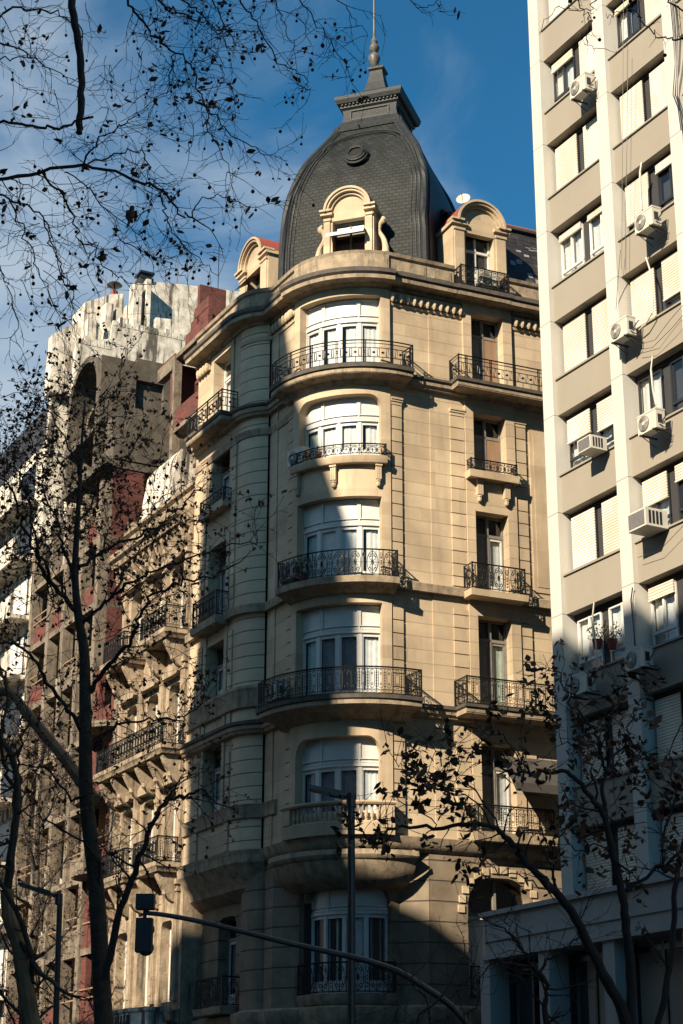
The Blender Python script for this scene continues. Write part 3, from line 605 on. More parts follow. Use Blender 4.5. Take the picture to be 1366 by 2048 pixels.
rail([P2(FS, 2.55, 2.9), P2(FS, 4.85, 2.9)], 6.5, 7.5, 'scroll', cb)
mb = MB(); 
for i in range(14):                                                   # voussoirs around the side street arch
    t = pi*i/13; mb.box(FS, 3.7+1.45*cos(t)-.12, 3.7+1.45*cos(t)+.12, 2.85, 2.91, 9.3+1.35*sin(t)-.1, 9.3+1.35*sin(t)+.14)
mb.build('voussoir_band', 'stone', cb)
M['canvas'] = mat('dark awning canvas', (.05, .045, .04), .9, var=.3)
# awning over the first floor side street window
mb = MB(); mb.add([FS(3.9, 2.9, 14.55), FS(6.2, 2.9, 14.55), FS(6.4, 4.2, 13.4), FS(3.7, 4.2, 13.4), FS(6.4, 4.2, 13.1), FS(3.7, 4.2, 13.1), FS(3.9, 2.9, 14.5), FS(6.2, 2.9, 14.5)], [(0, 1, 2, 3), (3, 2, 4, 5), (6, 5, 4, 7), (0, 3, 5, 6), (1, 7, 4, 2)])
mb.build('awning', 'canvas', cb)
# ------------------------------------------------------------------ dome
M['blackgap2'] = mat('black void', (.004, .004, .005), .9)
QC = -2.2
WP = [(32.2, 2.78), (33, 2.76), (34.6, 2.74), (35.5, 2.69), (36.2, 2.61), (36.9, 2.49), (37.5, 2.35), (38.1, 2.17), (38.7, 1.96), (39.3, 1.74), (39.8, 1.55), (40.3, 1.38), (40.6, 1.3)]
def WZ(z):
    for (z0, w0), (z1, w1) in zip(WP, WP[1:]):
        if z <= z1: t = (z-z0)/(z1-z0); return w0+(w1-w0)*t+shw(z)
    return WP[-1][1]
def sh(z): return .15*min(1, max(0, (37.3-z)/2.0))
def shw(z): return .135+.15*min(1, max(0, (z-35.3)/1.8)) if z < 38.6 else .285*max(0, (40.4-z)/1.8)
def FD(k):                                   # frame of dome face k: (u along face, n from axis, z)
    A = AB+90*k; n = dv(A); t = (-n[1], n[0]); ox, oy = CX+q_[0]*QC, CY+q_[1]*QC
    return lambda u, r, z: (ox+t[0]*u+n[0]*r-w_[0]*sh(z), oy+t[1]*u+n[1]*r-w_[1]*sh(z), z)
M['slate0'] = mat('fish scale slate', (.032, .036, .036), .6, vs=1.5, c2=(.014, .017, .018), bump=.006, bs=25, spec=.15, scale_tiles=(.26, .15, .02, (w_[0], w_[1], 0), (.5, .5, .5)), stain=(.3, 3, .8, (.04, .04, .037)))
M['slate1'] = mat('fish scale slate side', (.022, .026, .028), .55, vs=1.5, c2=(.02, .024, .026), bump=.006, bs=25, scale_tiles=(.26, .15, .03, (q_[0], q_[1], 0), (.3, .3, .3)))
M['slate2'] = mat('mansard slate', (.05, .045, .046), .55, vs=2.5, c2=(.022, .02, .022), bump=.006, bs=25, scale_tiles=(.36, .22, .02, (s_[0], s_[1], 0), (.35, .35, .35)), stain=(.5, 1.2, .75, (.14, .13, .13)))
zs = [32.2+(40.6-32.2)*i/40 for i in range(41)]
for k in range(4):
    F = FD(k); mb = MB(); nu = 10; vs = []
    for z in zs:
        W_ = WZ(z)
        for j in range(nu+1):
            u = -1+2*j/nu; vs.append(F(u*W_, W_+.10*(1-u*u)*min(1, (40.6-z)/3), z))
    mb.add(vs, [(i*(nu+1)+j, i*(nu+1)+j+1, (i+1)*(nu+1)+j+1, (i+1)*(nu+1)+j) for i in range(40) for j in range(nu)])
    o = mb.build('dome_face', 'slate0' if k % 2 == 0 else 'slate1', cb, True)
    if k in (0, 1, 3):
        b = MB(); pts = []
        def bd(d):
            p = []
            for z in zs:
                if z > 39.2: break
                W_ = WZ(z); p.append((W_-d, W_, z))
            top = [((WZ(39.2)-d)*cos(t*pi/2/8), None, 39.2+(.95-d*.5)*sin(t*pi/2/8)) for t in range(1, 9)]
            return [(u, r if r else WZ(z)+.06, z) for u, r, z in p+top]
        for d, rr in ((.34, .035), (.5, .02)):
            p = bd(d); full_ = p+[(-u, r, z) for u, r, z in p[::-1][1:]]
            b.tube([F(u, r+.1*(1-(u/WZ(z))**2)*.8+.02, z) for u, r, z in full_], rr, 5)
        for z in [33+.45*i for i in range(14)]:
            for sg in (-1, 1): b.lathe(F(sg*(WZ(z)-.2), WZ(z)+.03, z), [(.045, 0), (.02, .03)], 6, Vector(F(0, 1, 0))-Vector(F(0, 0, 0)))
        b.build('face_border', 'slatep', o, True)
for k in range(4):
    F = FD(k); b = MB(); b.tube([F(WZ(z)-.02, WZ(z)-.02, z) for z in zs], [.15]*len(zs), 8); b.tube([F(WZ(z)-.2, WZ(z)+.02, z) for z in zs], .05, 5); b.tube([F(WZ(z)+.02, WZ(z)-.2, z) for z in zs], .05, 5)
    b.build('dome_rib', 'slatep', cb, True)
def squares(prof, name, m, parent=cb):
    b = MB(); vs = []
    for W_, z in prof:
        for k in range(4): vs.append(FD(k)(W_, W_, z))
    n = len(prof); b.add(vs, [(i*4+j, i*4+(j+1) % 4, (i+1)*4+(j+1) % 4, (i+1)*4+j) for i in range(n-1) for j in range(4)]+[(3, 2, 1, 0), tuple((n-1)*4+j for j in range(4))]); return b.build(name, m, parent)
nk = squares([(1.42, 40.38), (1.46, 40.5), (1.38, 40.55), (1.3, 40.72), (1.16, 40.95), (1.1, 41.25), (1.14, 41.5), (1.22, 41.58), (1.22, 41.66), (1.34, 41.74), (1.4, 41.9), (1.42, 42.04), (1.3, 42.1)], 'lantern_neck', 'slatep')
b = MB()
for k in (0, 1, 3):
    F = FD(k); b.box(F, -.82, .82, 1.08, 1.17, 40.98, 41.03); b.box(F, -.82, .82, 1.08, 1.17, 41.4, 41.45); b.box(F, -.82, -.77, 1.08, 1.17, 41.0, 41.42); b.box(F, .77, .82, 1.08, 1.17, 41.0, 41.42)
    for i in range(15): b.box(F, -1.15+i*.16, -1.08+i*.16, 1.2, 1.3, 41.66, 41.74)
b.build('neck_panel', 'slatep', nk)
squares([(1.3, 42.05), (.92, 42.22), (.64, 42.45), (.46, 42.75), (.36, 43.15), (.28, 43.6), (.26, 43.75), (.33, 43.82), (.34, 43.9), (.24, 43.96), (.16, 44.08)], 'lantern_cap', 'slatep')
ax_ = FD(0)(0, 0, 0)
b = MB(); b.lathe((ax_[0], ax_[1], 0), [(.2, 43.95), (.1, 44.1), (.2, 44.3), (.26, 44.5), (.22, 44.65), (.1, 44.78), (.2, 44.9), (.22, 45.05), (.12, 45.2), (.16, 45.32), (.07, 45.5), (.05, 45.8), (.035, 48), (.02, 51), (.005, 52)], 10)
b.build('finial', mat('aged zinc finial', (.12, .11, .095), .5, vs=5, c2=(.05, .045, .04)), cb, True)
# oculus
F0 = FB; b = MB(); O = Vector(FB(-.08, .33, 38.42)); ax = (Vector(FB(0, 1, 0))-Vector(FB(0, 0, 0))+Vector((0, 0, .35))).normalized(); X = ax.cross(Vector((0, 0, 1))).normalized(); Y = X.cross(ax)
for rr, tr, of in ((.35, .085, .14), (.31, .05, .22), (.44, .06, .06)): b.tube([O+ax*of+X*rr*cos(2*pi*i/20)+Y*rr*sin(2*pi*i/20) for i in range(21)], tr, 6)
for a in (60, 90, 120, 75, 105): b.lathe(O+ax*.1+X*.42*cos(R(a))+Y*.42*sin(R(a)), [(.02, -.05), (.09, 0), (.05, .08)], 6, ax)
o = b.build('oculus', 'slatep', cb, True); b = MB(); b.lathe(O+ax*.05, [(.27, 0), (.27, .13)], 16, ax); b.build('pane', 'blackgap2', o)
# ------------------------------------------------------------------ dormers
def dormer(F, uc, n, zb, wo, hw, zl, zsp, r_out, back, name='dormer', roofm='slatep', side='stone'):
    """uc centre, wo half opening, hw half width, zl lintel, zsp springing of the round gable"""
    mb = MB(); z1 = zsp
    for sg in (-1, 1):
        a, b_ = sorted((uc+sg*wo, uc+sg*hw)); mb.box(F, a, b_, n-back, n, zb, z1)
        c, d = sorted((uc+sg*(wo+.09), uc+sg*(hw-.06))); mb.box(F, c, d, n, n+.06, zb, z1-.22); mb.box(F, c-.04, d+.04, n, n+.1, z1-.3, z1-.2)
        mb.box(F, min(uc+sg*(wo-.02), uc+sg*(hw+.09)), max(uc+sg*(wo-.02), uc+sg*(hw+.09)), n-back, n+.16, z1-.08, z1+.06)
    mb.box(F, uc-wo-.01, uc+wo+.01, n-.25, n+.02, zl, z1+.04)
    o = mb.build(name, side, cb)
    K = 18; t = MB()
    t.prism(F, [(uc+(r_out-.2)*cos(pi*i/K), z1+(r_out-.2)*sin(pi*i/K)) for i in range(K+1)], n-.3, n-.02); t.build('tympanum', side, o)
    b = MB()
    for r0, r1, n0, n1 in ((r_out-.22, r_out-.1, n-.3, n+.08), (r_out-.12, r_out, n-.3, n+.2), (r_out-.03, r_out+.06, n-.3, n+.26)):
        for i in range(K):
            p = [(uc+rr*cos(pi*j/K), z1+.04+rr*sin(pi*j/K)) for rr, j in ((r0, i), (r1, i), (r1, i+1), (r0, i+1))]; b.prism(F, p, n0, n1)
    for sg in (-1, 1): a, c = sorted((uc+sg*(r_out-.24), uc+sg*(hw+.11))); b.box(F, a, c, n-.2, n+.24, z1+.05, z1+.13)
    b.build('gable_moulding', side, o, False)
    b = MB(); vs = []
    for i in range(K+1):
        for nn in (n+.2, n-back): vs.append(F(uc+(r_out+.07)*cos(pi*i/K), nn, z1+.05+(r_out+.07)*sin(pi*i/K)))
    b.add(vs, [(2*i, 2*i+2, 2*i+3, 2*i+1) for i in range(K)]); b.build('roof', roofm, o, True)
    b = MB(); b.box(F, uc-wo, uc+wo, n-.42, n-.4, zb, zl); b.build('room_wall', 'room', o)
    return o
# centre dormer on the dome, with its striped blind
o = dormer(FB, .04, 1.66, 32.9, .64, 1.0, 34.92, 35.24, .88, 1.6)
for sg in (-1, 1):
    b = MB(); c = .04+sg*1.12; b.tube(smooth([Vector(FB(c+sg*x_, 1.3, z_)) for x_, z_ in ((0, 33.3), (.22, 33.5), (.16, 34.0), (-.02, 34.4), (.02, 34.7), (.14, 34.85), (.06, 35.05))], 4), [.13, .14, .15, .15, .15, .14, .12, .11, .10, .09, .085, .08, .08, .075, .075, .08, .09, .1, .11, .12, .12, .11, .08, .06, .03], 8)
    b.build('scroll_buttress', 'stone', o, True)
b = MB(); b.box(FB, -.64, .72, 1.3, 1.36, 34.3, 34.92)
for x in (-.64, .0, .64): b.box(FB, x, x+.07, 1.3, 1.4, 32.9, 34.9)
b.build('window', 'greywood', o)
b = MB(); b.box(FB, -.5, .55, 1.36, 1.37, 34.45, 34.8); b.build('pane', 'darkmetal', o)
M['maroon'] = mat('maroon joinery', (.09, .03, .025), .6, var=.3)
b = MB(); b.box(FB, -.62, .7, 1.3, 1.36, 32.9, 34.05); b.build('door_leaf', 'maroon', o)
b = MB(); b.add([FB(-.64, 1.4, 34.42), FB(.72, 1.4, 34.42), FB(.78, 2.1, 34.22), FB(-.72, 2.1, 34.22), FB(-.72, 2.14, 34.06), FB(.78, 2.14, 34.06)], [(0, 1, 2, 3), (3, 2, 5, 4)]); b.build('blind', 'curtain', o)
# side street dormer
o = dormer(FS, 3.74, 2.62, 31.9, .6, 1.15, 34.62, 34.95, .98, 3.2, roofm='redtile')
b = MB()
for x in (3.12, 3.66, 4.25): b.box(FS, x, x+.08, 2.2, 2.3, 31.9, 34.6)
b.box(FS, 3.12, 4.33, 2.2, 2.3, 34.0, 34.1); b.box(FS, 3.12, 4.33, 2.2, 2.3, 31.9, 32.2); v = b.build('window', 'white', o)
curtain(FS, 3.15, 4.3, 2.16, 32, 34.0, .02, 20, 'curtain', 'curtain', v); b = MB(); b.box(FS, 3.15, 4.3, 2.24, 2.245, 32.1, 34.58); b.build('pane', 'glass', v)
# avenue dormer
o = dormer(FA, 3.9, 2.7, 31.9, .6, 1.28, 34.62, 34.95, .98, 3.2, roofm='redtile')
b = MB(); b.box(FA, 3.3, 4.5, 2.2, 2.26, 31.9, 33.9); b.build('door_leaf', 'maroon', o); b = MB(); b.add([FA(3.3, 2.6, 34.4), FA(4.5, 2.6, 34.4), FA(4.5, 3.3, 33.9), FA(3.3, 3.3, 33.9)], [(0, 1, 2, 3)]); b.build('blind', 'maroon', o)
b = MB(); b.box(FA, 3.3, 4.5, 2.2, 2.26, 34.0, 34.6); b.build('window', 'white', o)
# mansard roofs either side of the dome
def mansard(F, u0, u1, name):
    b = MB(); b.add([F(u0, 2.35, 32.0), F(u1, 2.35, 32.0), F(u1, 1.1, 36.3), F(u0, 1.1, 36.3), F(u0, -6, 32.0), F(u1, -6, 32), F(u1, -4.8, 36.0), F(u0, -4.8, 36.0)], [(0, 1, 2, 3), (4, 5, 6, 7), (0, 3, 7, 4), (1, 2, 6, 5), (3, 2, 6, 7)]); o = b.build(name, 'slate2', cb)
    b = MB(); b.add([F(u0-.1, 1.1, 36.28), F(u1+.1, 1.1, 36.28), F(u1+.1, .9, 36.5), F(u0-.1, .9, 36.5), F(u0-.1, -.2, 37.0), F(u1+.1, -.2, 37.0), F(u1+.1, -5, 36.0), F(u0-.1, -5, 36.0)], [(0, 1, 2, 3), (3, 2, 5, 4), (4, 5, 6, 7), (0, 3, 4, 7), (1, 2, 5, 6)]); b.build('tile_ridge', 'redtile', o)
    b = MB(); b.tube([F(u0, 1.25, 36.14), F(u1, 1.25, 36.14)], .09, 6); b.build('gutter', 'darktrim', o)
    return o
mo = mansard(FS, 3.2, 13.6, 'mansard_roof'); 
b = MB(); random.seed(3)
for i in range(26):
    u, z = random.uniform(5.0, 7.5), random.uniform(32.6, 35.6); n = 2.35-1.2*(z-32)/4+.012; k = .3
    b.add([FS(u, n+.02, z), FS(u+.22, n+.02, z), FS(u+.22, n-.055, z+.22), FS(u, n-.055, z+.22)], [(0, 1, 2, 3)])
b.build('bare_slate_patches', mat('bleached slate', (.3, .3, .31), .5, var=.3), mo)
b = MB(); b.add([FS(6.9, 2.1, 33.6), FS(7.5, 2.1, 33.5), FS(7.6, 1.9, 34.3), FS(7.2, 1.92, 34.1)], [(0, 1, 2, 3)]); b.build('loose_red_tile', 'redtile', mo)
b = MB(); b.add([FA(2.2, 2.3, 32), FA(7, 2.3, 32), FA(7, 1.6, 34.2), FA(2.6, 1.6, 34.2), FA(2.2, -4, 32), FA(7, -4, 32), FA(7, -3, 34.2), FA(2.6, -3, 34.2)], [(0, 1, 2, 3), (4, 5, 6, 7), (0, 3, 7, 4), (1, 2, 6, 5), (3, 2, 6, 7)]); b.build('mansard_roof', 'slate2', cb)
# satellite dish and air conditioners: things of their own
d_ = thing('satellite_dish', 'white satellite dish on the roof above the side street dormer', 'satellite dish', FS(3.25, 2.3, 35.9))
ax = Vector((-.25, -.9, .35)).normalized(); O = Vector(FS(3.25, 2.3, 36.25)); b = MB(); b.lathe(O, [(.01, -.09), (.16, -.05), (.28, .03), (.27, .04), (.15, -.04), (.01, -.078)], 18, ax); b.build('dish', 'plastic', d_, True)
b = MB(); b.tube([O-ax*.1, O-ax*.2-Vector((0, 0, .5))], .03, 5); b.tube([O-ax*.05+Vector((0, 0, -.28)), O+ax*.34+Vector((0, 0, -.05))], .012, 4); b.build('arm', 'darkmetal', d_)
def ac_unit(name='air_conditioner'):
    """split condenser in its own frame: width along x, front faces -y"""
    I = lambda a, b_, c: (a, b_, c)
    o = thing(name, 'x', 'air conditioner')
    b = MB(); b.box(I, -.42, .42, -.16, .16, 0, .58); b.box(I, -.43, .43, -.17, .17, .55, .6); b.box(I, .2, .21, -.165, .16, .02, .56); b.box(I, .3, .36, .0, .02, .1, .4); b.build('casing', 'plastic', o)
    b = MB(); b.lathe((-.13, -.16, .29), [(.235, 0), (.235, .02), (.21, .025), (.01, .015)], 22, (0, -1, 0)); g = b.build('fan_grille', 'grille', o)
    b = MB()
    for i in range(7): b.tube([(-.13+(.03+.032*i)*cos(2*pi*j/16), -.19, .29+(.03+.032*i)*sin(2*pi*j/16)) for j in range(17)], .005, 3)
    b.lathe((-.13, -.18, .29), [(.06, 0), (.05, .015)], 10, (0, -1, 0)); b.build('guard_rings', 'plastic', g)
    b = MB()
    for x in (-.3, .3): b.box(I, x-.02, x+.02, -.2, .42, -.05, 0); b.tube([(x, -.15, -.03), (x, .4, -.3)], .015, 4)
    b.build('bracket', 'darkmetal', o)
    b = MB(); b.box(I, .421, .425, -.1, .05, .15, .42); b.tube([(.43, .0, .15), (.47, .1, .3), (.44, .25, .5)], .02, 5); b.tube([(.43, -.05, .1), (.5, .05, .0), (.42, .3, .05)], .015, 5); b.build('pipe', 'darkmetal', o)
    return o
def window_unit():
    I = lambda a, b_, c: (a, b_, c); o = thing('window_air_conditioner', 'x', 'air conditioner')
    b = MB(); b.box(I, -.33, .33, -.3, .3, 0, .42); b.build('casing', 'plastic', o)
    b = MB(); b.box(I, -.28, .28, -.306, -.3, .04, .38); b.build('back_grille', 'grille', o)
    b = MB()
    for i in range(4): b.box(I, .331, .336, -.22+i*.1, -.16+i*.1, .06, .36)
    b.build('side_louvres', 'darkmetal', o)
    return o
def copy_tree(o, parent=None):
    c = o.copy(); COL.objects.link(c)
    if parent: c.parent = parent
    for ch in [x for x in o.children]: copy_tree(ch, c)
    return c
ACP, WUP = ac_unit(), window_unit(); _used = set()
def place(proto, F, u, n, z, label, group, rot=0, sc=1.):
    o = proto if proto.name not in _used else copy_tree(proto); _used.add(proto.name)
    p = Vector(F(u, n, z)); o.location = p
    x = (Vector(F(u+.01, n, z))-p).normalized(); y = -(Vector(F(u, n+.01, z))-p).normalized()
    if x.cross(y).z < 0: x = -x
    o.rotation_euler = (0, 0, atan2(x.y, x.x)+rot); o.scale = (sc, sc, sc); o['label'] = label; o['group'] = group; return o
GAC = 'air conditioners on the corner building'
place(ACP, FS, 3.75, 3.05, 32.25, 'white air conditioner on the iron balcony of the side street dormer', GAC)
place(ACP, FC, -30, 3.02, 24.78, 'air conditioner at the left end of the narrow bay balcony with ring railing', GAC)
place(ACP, FC, -33, 3.18, 20.5, 'white air conditioner beside the leafy plant on the bay balcony with scroll railing', GAC)
place(ACP, FC, -44, 3.3, 16.35, 'air conditioner low behind the oval-patterned bay railing at its left end', GAC)
# ================================================================== RIGHT: modern apartment block across the side street
ab = thing('apartment_block', 'pale modern apartment block with white piers, beige spandrels and roller shutters', 'building', FA(-16.7, 3.6, 0))
M['pier'] = mat('off white render', (.47, .455, .415), .8, vs=.8, var=.08, bump=.003, bs=20, joint=(2.79, .947, .012, .8), stain=(.16, 1.5, .85, (.3, .26, .2)))
M['spandrel'] = mat('beige render', (.255, .228, .185), .85, vs=.7, var=.08, bump=.003, bs=25, stain=(.25, 1.3, .85, (.22, .18, .13)))
M['shutter'] = mat('white roller shutter', (.74, .69, .60), .6, vs=.9, c2=(.60, .49, .36), joint=(.075, 0, .016, .7), stretch=(1, 1, .6))
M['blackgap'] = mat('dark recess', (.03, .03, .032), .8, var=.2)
M['alu'] = mat('white aluminium', (.62, .61, .58), .4, var=.1)
ZK = lambda k: 31.64-2.79*k
PIERS = [-16.73, -19.78, -22.73, -25.75, -28.8, -31.85]
NF = 3.6
for i, u in enumerate(PIERS):
    mb = MB(); mb.box(FA, u-.48, u, 2.8, NF, 7.6, 46); mb.build('pier', 'pier', ab)
mb = MB(); mb.box(FA, -34, -16.75, -14, 2.95, .0, 46); mb.box(FA, -34, -16.7, -14, 3.3, 46, 46.6); mb.build('side_wall', 'spandrel', ab)
def unit(u0, u1, z0, z1, kind, frac, fm):
    """one window: roller shutter lowered by frac over a framed sliding window"""
    n = 3.2; mb = MB(); mb.box(FA, u0, u1, n-.06, n, z1-.04, z1); mb.box(FA, u0, u1, n-.06, n, z0, z0+.05)
    for a in (u0, u1-.05): mb.box(FA, a, a+.05, n-.06, n, z0, z1)
    zt = z0+.42; mb.box(FA, u0, u1, n-.06, n+.01, zt-.035, zt+.035); um = (u0+u1)/2; mb.box(FA, um-.03, um+.03, n-.05, n+.01, zt, z1)
    o = mb.build('window', fm, ab)
    if frac < .99:
        g = MB(); g.box(FA, u0+.04, u1-.04, n-.045, n-.04, z0+.04, z1-.02); g.build('pane', 'glass', o)
        c0, c1 = {'w': (u0, u1), 'l': (um, u1), 'n': (0, 0)}.get(kind, (u0, u1))
        if kind != 'n': curtain(FA, c0, c1, n-.14, z0+.02, z1-.02, .025, 20, 'curtain', 'curtain' if kind != 'd' else 'dcurtain', o, u0)
    if frac > 0:
        s = MB(); zz = z1-(z1-z0-.02)*frac; s.box(FA, u0+.01, u1-.01, n+.03, n+.06, zz, z1+.02); s.box(FA, u0, u1, n+.02, n+.075, zz-.03, zz+.01); s.build('roller_shutter', 'shutter', o)
    g = MB()
B1 = {-2: ('w', 1, 'w', 1), -1: ('w', 1, 'n', .2), 0: ('w', .14, 'w', 1), 1: ('w', 1, 'w', 1), 2: ('w', .1, 'w', .08), 3: ('w', 1, 'w', 1), 4: ('w', .42, 'w', .5), 5: ('w', 1, 'w', 1), 6: ('w', 0, 'w', 0), 7: ('w', 1, 'w', 1), 8: ('w', 1, 'w', .9)}
B2 = {-2: ('w', 1, 'w', 1), -1: ('n', .3, 'w', 1), 0: ('l', .08, 'w', 1), 1: ('w', 1, 'w', 1), 2: ('l', .74, 'n', .14), 3: ('w', .93, 'w', .7), 4: ('w', 0, 'n', 0), 5: ('w', .42, 'n', .25), 6: ('w', .18, 'w', 0), 7: ('w', 1, 'w', 1), 8: ('w', 1, 'w', 1)}
B3 = {k: (random.choice('wnl'), random.choice((0, .15, .3, 1)), random.choice('wn'), random.choice((0, .2, 1))) for k in range(-2, 9)}
for bi, (BB, u) in enumerate(((B1, PIERS[0]), (B2, PIERS[1]), (B3, PIERS[2]), (B3, PIERS[3]), (B3, PIERS[4]))):
    ua, ub = u-.48, PIERS[bi+1]
    for k in range(-4, 9):
        z = ZK(k)
        mb = MB(); mb.box(FA, ub, ua, 2.9, 3.47, z-.0, z+1.06); mb.box(FA, ub, ua, 2.9, 3.52, z+1.03, z+1.08); mb.build('spandrel', 'spandrel', ab)
        if k not in BB: continue
        um = (ua+ub)/2; a, fa, c, fc = BB[k]; z0, z1 = z-1.71, z-.17
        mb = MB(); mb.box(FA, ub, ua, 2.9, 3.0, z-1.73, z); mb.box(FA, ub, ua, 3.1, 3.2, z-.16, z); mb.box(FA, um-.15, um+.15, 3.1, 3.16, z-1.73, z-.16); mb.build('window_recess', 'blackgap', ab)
        fm = 'alu' if (bi, k) in ((0, 2), (0, 6), (1, 6)) else 'darkmetal'
        unit(um+.16, ua-.1, z0, z1, a, fa, fm); unit(ub+.02, um-.16, z0, z1, c, fc, fm)
# podium and its glazed mezzanine
M['podium'] = mat('grey podium render', (.33, .32, .30), .85, vs=1, var=.15, stain=(.3, 2, .8, (.12, .11, .10)))
b = MB(); b.box(FA, -34, -13.15, -10, 3.62, 6.55, 7.66); b.box(FA, -34, -13.05, -10, 3.72, 7.6, 7.72); b.box(FA, -34, -13.1, -10, 3.67, 6.5, 6.62); b.box(FA, -34, -13.2, -10, 3.66, 6.95, 7.0); b.build('podium_parapet', 'podium', ab)
b = MB(); b.box(FA, -33.9, -13.3, -9.9, 2.7, 0, 6.55); b.build('podium_wall', 'blackgap', ab)
for u in (-12.9, -15.6, -18.3, -21.3, -24.3, -27.3, -30.3): b = MB(); b.box(FA, u-.45, u, 2.6, 3.6, 0, 6.55); b.build('column', 'podium', ab)
for u in (-13.35, -16.05, -18.75, -21.75, -24.75, -27.75):
    b = MB(); u1, u0 = u, u-2.25; 
    for z in (2.9, 3.0, 6.2): b.box(FA, u0, u1, 2.85, 3.0, z, z+.14)
    for x in (u0, (u0+u1)/2, u1-.08): b.box(FA, x, x+.08, 2.85, 3.0, 0, 6.4)
    o = b.build('shop_window', 'darkmetal', ab); g = MB(); g.box(FA, u0, u1, 2.9, 2.905, 3.1, 6.3); g.build('pane', 'glass', o)
b = MB(); b.box(FA, -34, -13.1, -9, 3.4, 2.4, 2.8); b.build('canopy', 'podium', ab)
# air conditioners on the block
GB = 'air conditioners on the pale apartment block'
def acb(px, py, lab, w=0, sc=.86):
    d = at(px, py, 1.)-Vector((0, 0, HCAM)); O = Vector((0, 0, HCAM)); k = ((NF+.25)+CX*nA[0]+CY*nA[1])/(d.x*nA[0]+d.y*nA[1]); p = O+d*k
    u = (p.x-CX)*a_[0]+(p.y-CY)*a_[1]
    place(WUP if w else ACP, FA, u, NF+.3-.05*w, p.z, lab, GB, 0, sc)
acb(1167, 192, 'highest air conditioner, jutting between an open window and a closed shutter')
acb(1300, 462, 'air conditioner with a white pipe above it, highest in the second bay')
acb(1250, 680, 'air conditioner with dangling grey cables, level with the second balcony of the corner building')
acb(1307, 866, 'air conditioner under a pair of dark framed curtained windows in the second bay')
acb(1168, 1390, 'half shaded air conditioner below the plants on the first bay window sill')
acb(1282, 1340, 'half shaded air conditioner in the second bay under drawn white curtains')
acb(1185, 905, 'boxy window air conditioner under half lowered shutters in the first bay', 1)
acb(1296, 1062, 'boxy window air conditioner with dark grille in the second bay', 1, 1.1)
# conduits and slack cables hanging on the facade
def onA(px, py, n=NF+.08):
    d = at(px, py, 1.)-Vector((0, 0, HCAM)); k = (n-((0-CX)*nA[0]+(0-CY)*nA[1]))/(d.x*nA[0]+d.y*nA[1]); return Vector((0, 0, HCAM))+d*k
def pipe(pts, r, m, label, name='pipe', cat='pipe', group=None):
    b = MB(); b.tube([onA(*p) for p in pts], r, 5); o = b.build(name, m, None); tag(o, label, cat, group); return o
pipe([(1283, 325), (1280, 345), (1281, 380), (1284, 420)], .03, 'plastic', 'white pipe curling down past the shutter to the highest air conditioner of the second bay', 'conduit', 'pipe')
pipe([(1292, 515), (1300, 540), (1306, 600), (1305, 625), (1290, 650), (1278, 660)], .022, 'plastic', 'pale pipe running round a closed shutter beside the cables', 'conduit', 'pipe')
pipe([(1305, 712), (1302, 740), (1306, 780), (1312, 810)], .024, 'plastic', 'white pipe crossing the dark curtained window of the second bay', 'conduit', 'pipe')
pipe([(1188, 1205), (1185, 1235), (1192, 1290), (1194, 1340)], .022, 'plastic', 'white pipe hanging between the two curtained windows of the first bay', 'conduit', 'pipe')
pipe([(1265, 1175), (1262, 1200), (1268, 1260), (1270, 1292)], .018, 'darkmetal', 'dark pipe on the white pier above the half shaded second bay air conditioner', 'conduit', 'pipe')
for i, pts in enumerate(([(1247, 0), (1246, 120), (1245, 300), (1243, 540)], [(1256, 100), (1254, 250), (1250, 540)], [(1275, 690), (1310, 680), (1340, 640), (1366, 610)], [(1275, 700), (1305, 695), (1345, 655), (1366, 630)], [(1276, 1115), (1320, 1100), (1366, 1052)], [(1232, 620), (1236, 560), (1241, 500)])):
    pipe(pts, .007, 'darkmetal', ('left one of two thin wires dropping straight down the second bay', 'right one of two thin wires dropping straight down the second bay', 'upper of two slack wires sagging left below the cable-draped shutter', 'lower of two slack wires sagging left below the cable-draped shutter', 'slack wire on the spandrel under the boxy air conditioner with dark grille', 'short thin wire rising beside the air conditioner with dangling grey cables')[i], 'cable', 'cable', 'thin cables on the apartment block')
for i, dx in enumerate((0, 5, 9)):
    pipe([(1340+dx, -5), (1346+dx, 60), (1350+dx*.6, 130), (1346+dx, 190), (1356+dx*.5, 215), (1362+dx, 260)], .014, 'darkmetal', ('leftmost', 'middle', 'rightmost')[i]+' thick dark cable of the bundle at the top right edge', 'cable', 'cable', 'tangled cable bundle')
pl_ = []
def leafball(mb, c, rad, n, sz, flat=1.):
    for i in range(n):
        v = Vector((random.gauss(0, 1), random.gauss(0, 1), random.gauss(0, 1)*flat)); v = v.normalized()*rad*random.random()**.45; p = c+v
        a = Vector((random.uniform(-1, 1), random.uniform(-1, 1), random.uniform(-1, 1))).normalized()*sz*random.uniform(.5, 1.2); b_ = a.orthogonal().normalized()*sz*.45*random.uniform(.6, 1.2)
        mb.add([p-a, p+b_, p+a, p-b_], [(0, 1, 2, 3)])
def plant(loc, rad, n, label, name='potted_plant', flowers=False):
    o = thing(name, label, 'plant', tuple(loc)); b = MB(); b.lathe(loc, [(.09, 0), (.13, .22), (.14, .24), (.12, .24)], 10); b.build('pot', 'redtile', o)
    b = MB(); leafball(b, Vector(loc)+Vector((0, 0, .3+rad*.5)), rad, n, .06); b.build('foliage', 'green', o)
    if flowers: b = MB(); leafball(b, Vector(loc)+Vector((0, 0, .35+rad*.5)), rad, 14, .05); b.build('flowers', 'redtile', o)
plant(FC(-18, 3.35, 20.3), .42, 170, 'bushy yellow-green plant behind the scroll railing of the bay')
plant(FC(-12, 3.05, 24.8), .14, 26, 'small sprig in a pot on the ring railed bay balcony')
plant(onA(1195, 1298, NF-.3), .3, 70, 'green plant with orange flowers behind the lowest sunlit first bay window', flowers=True)
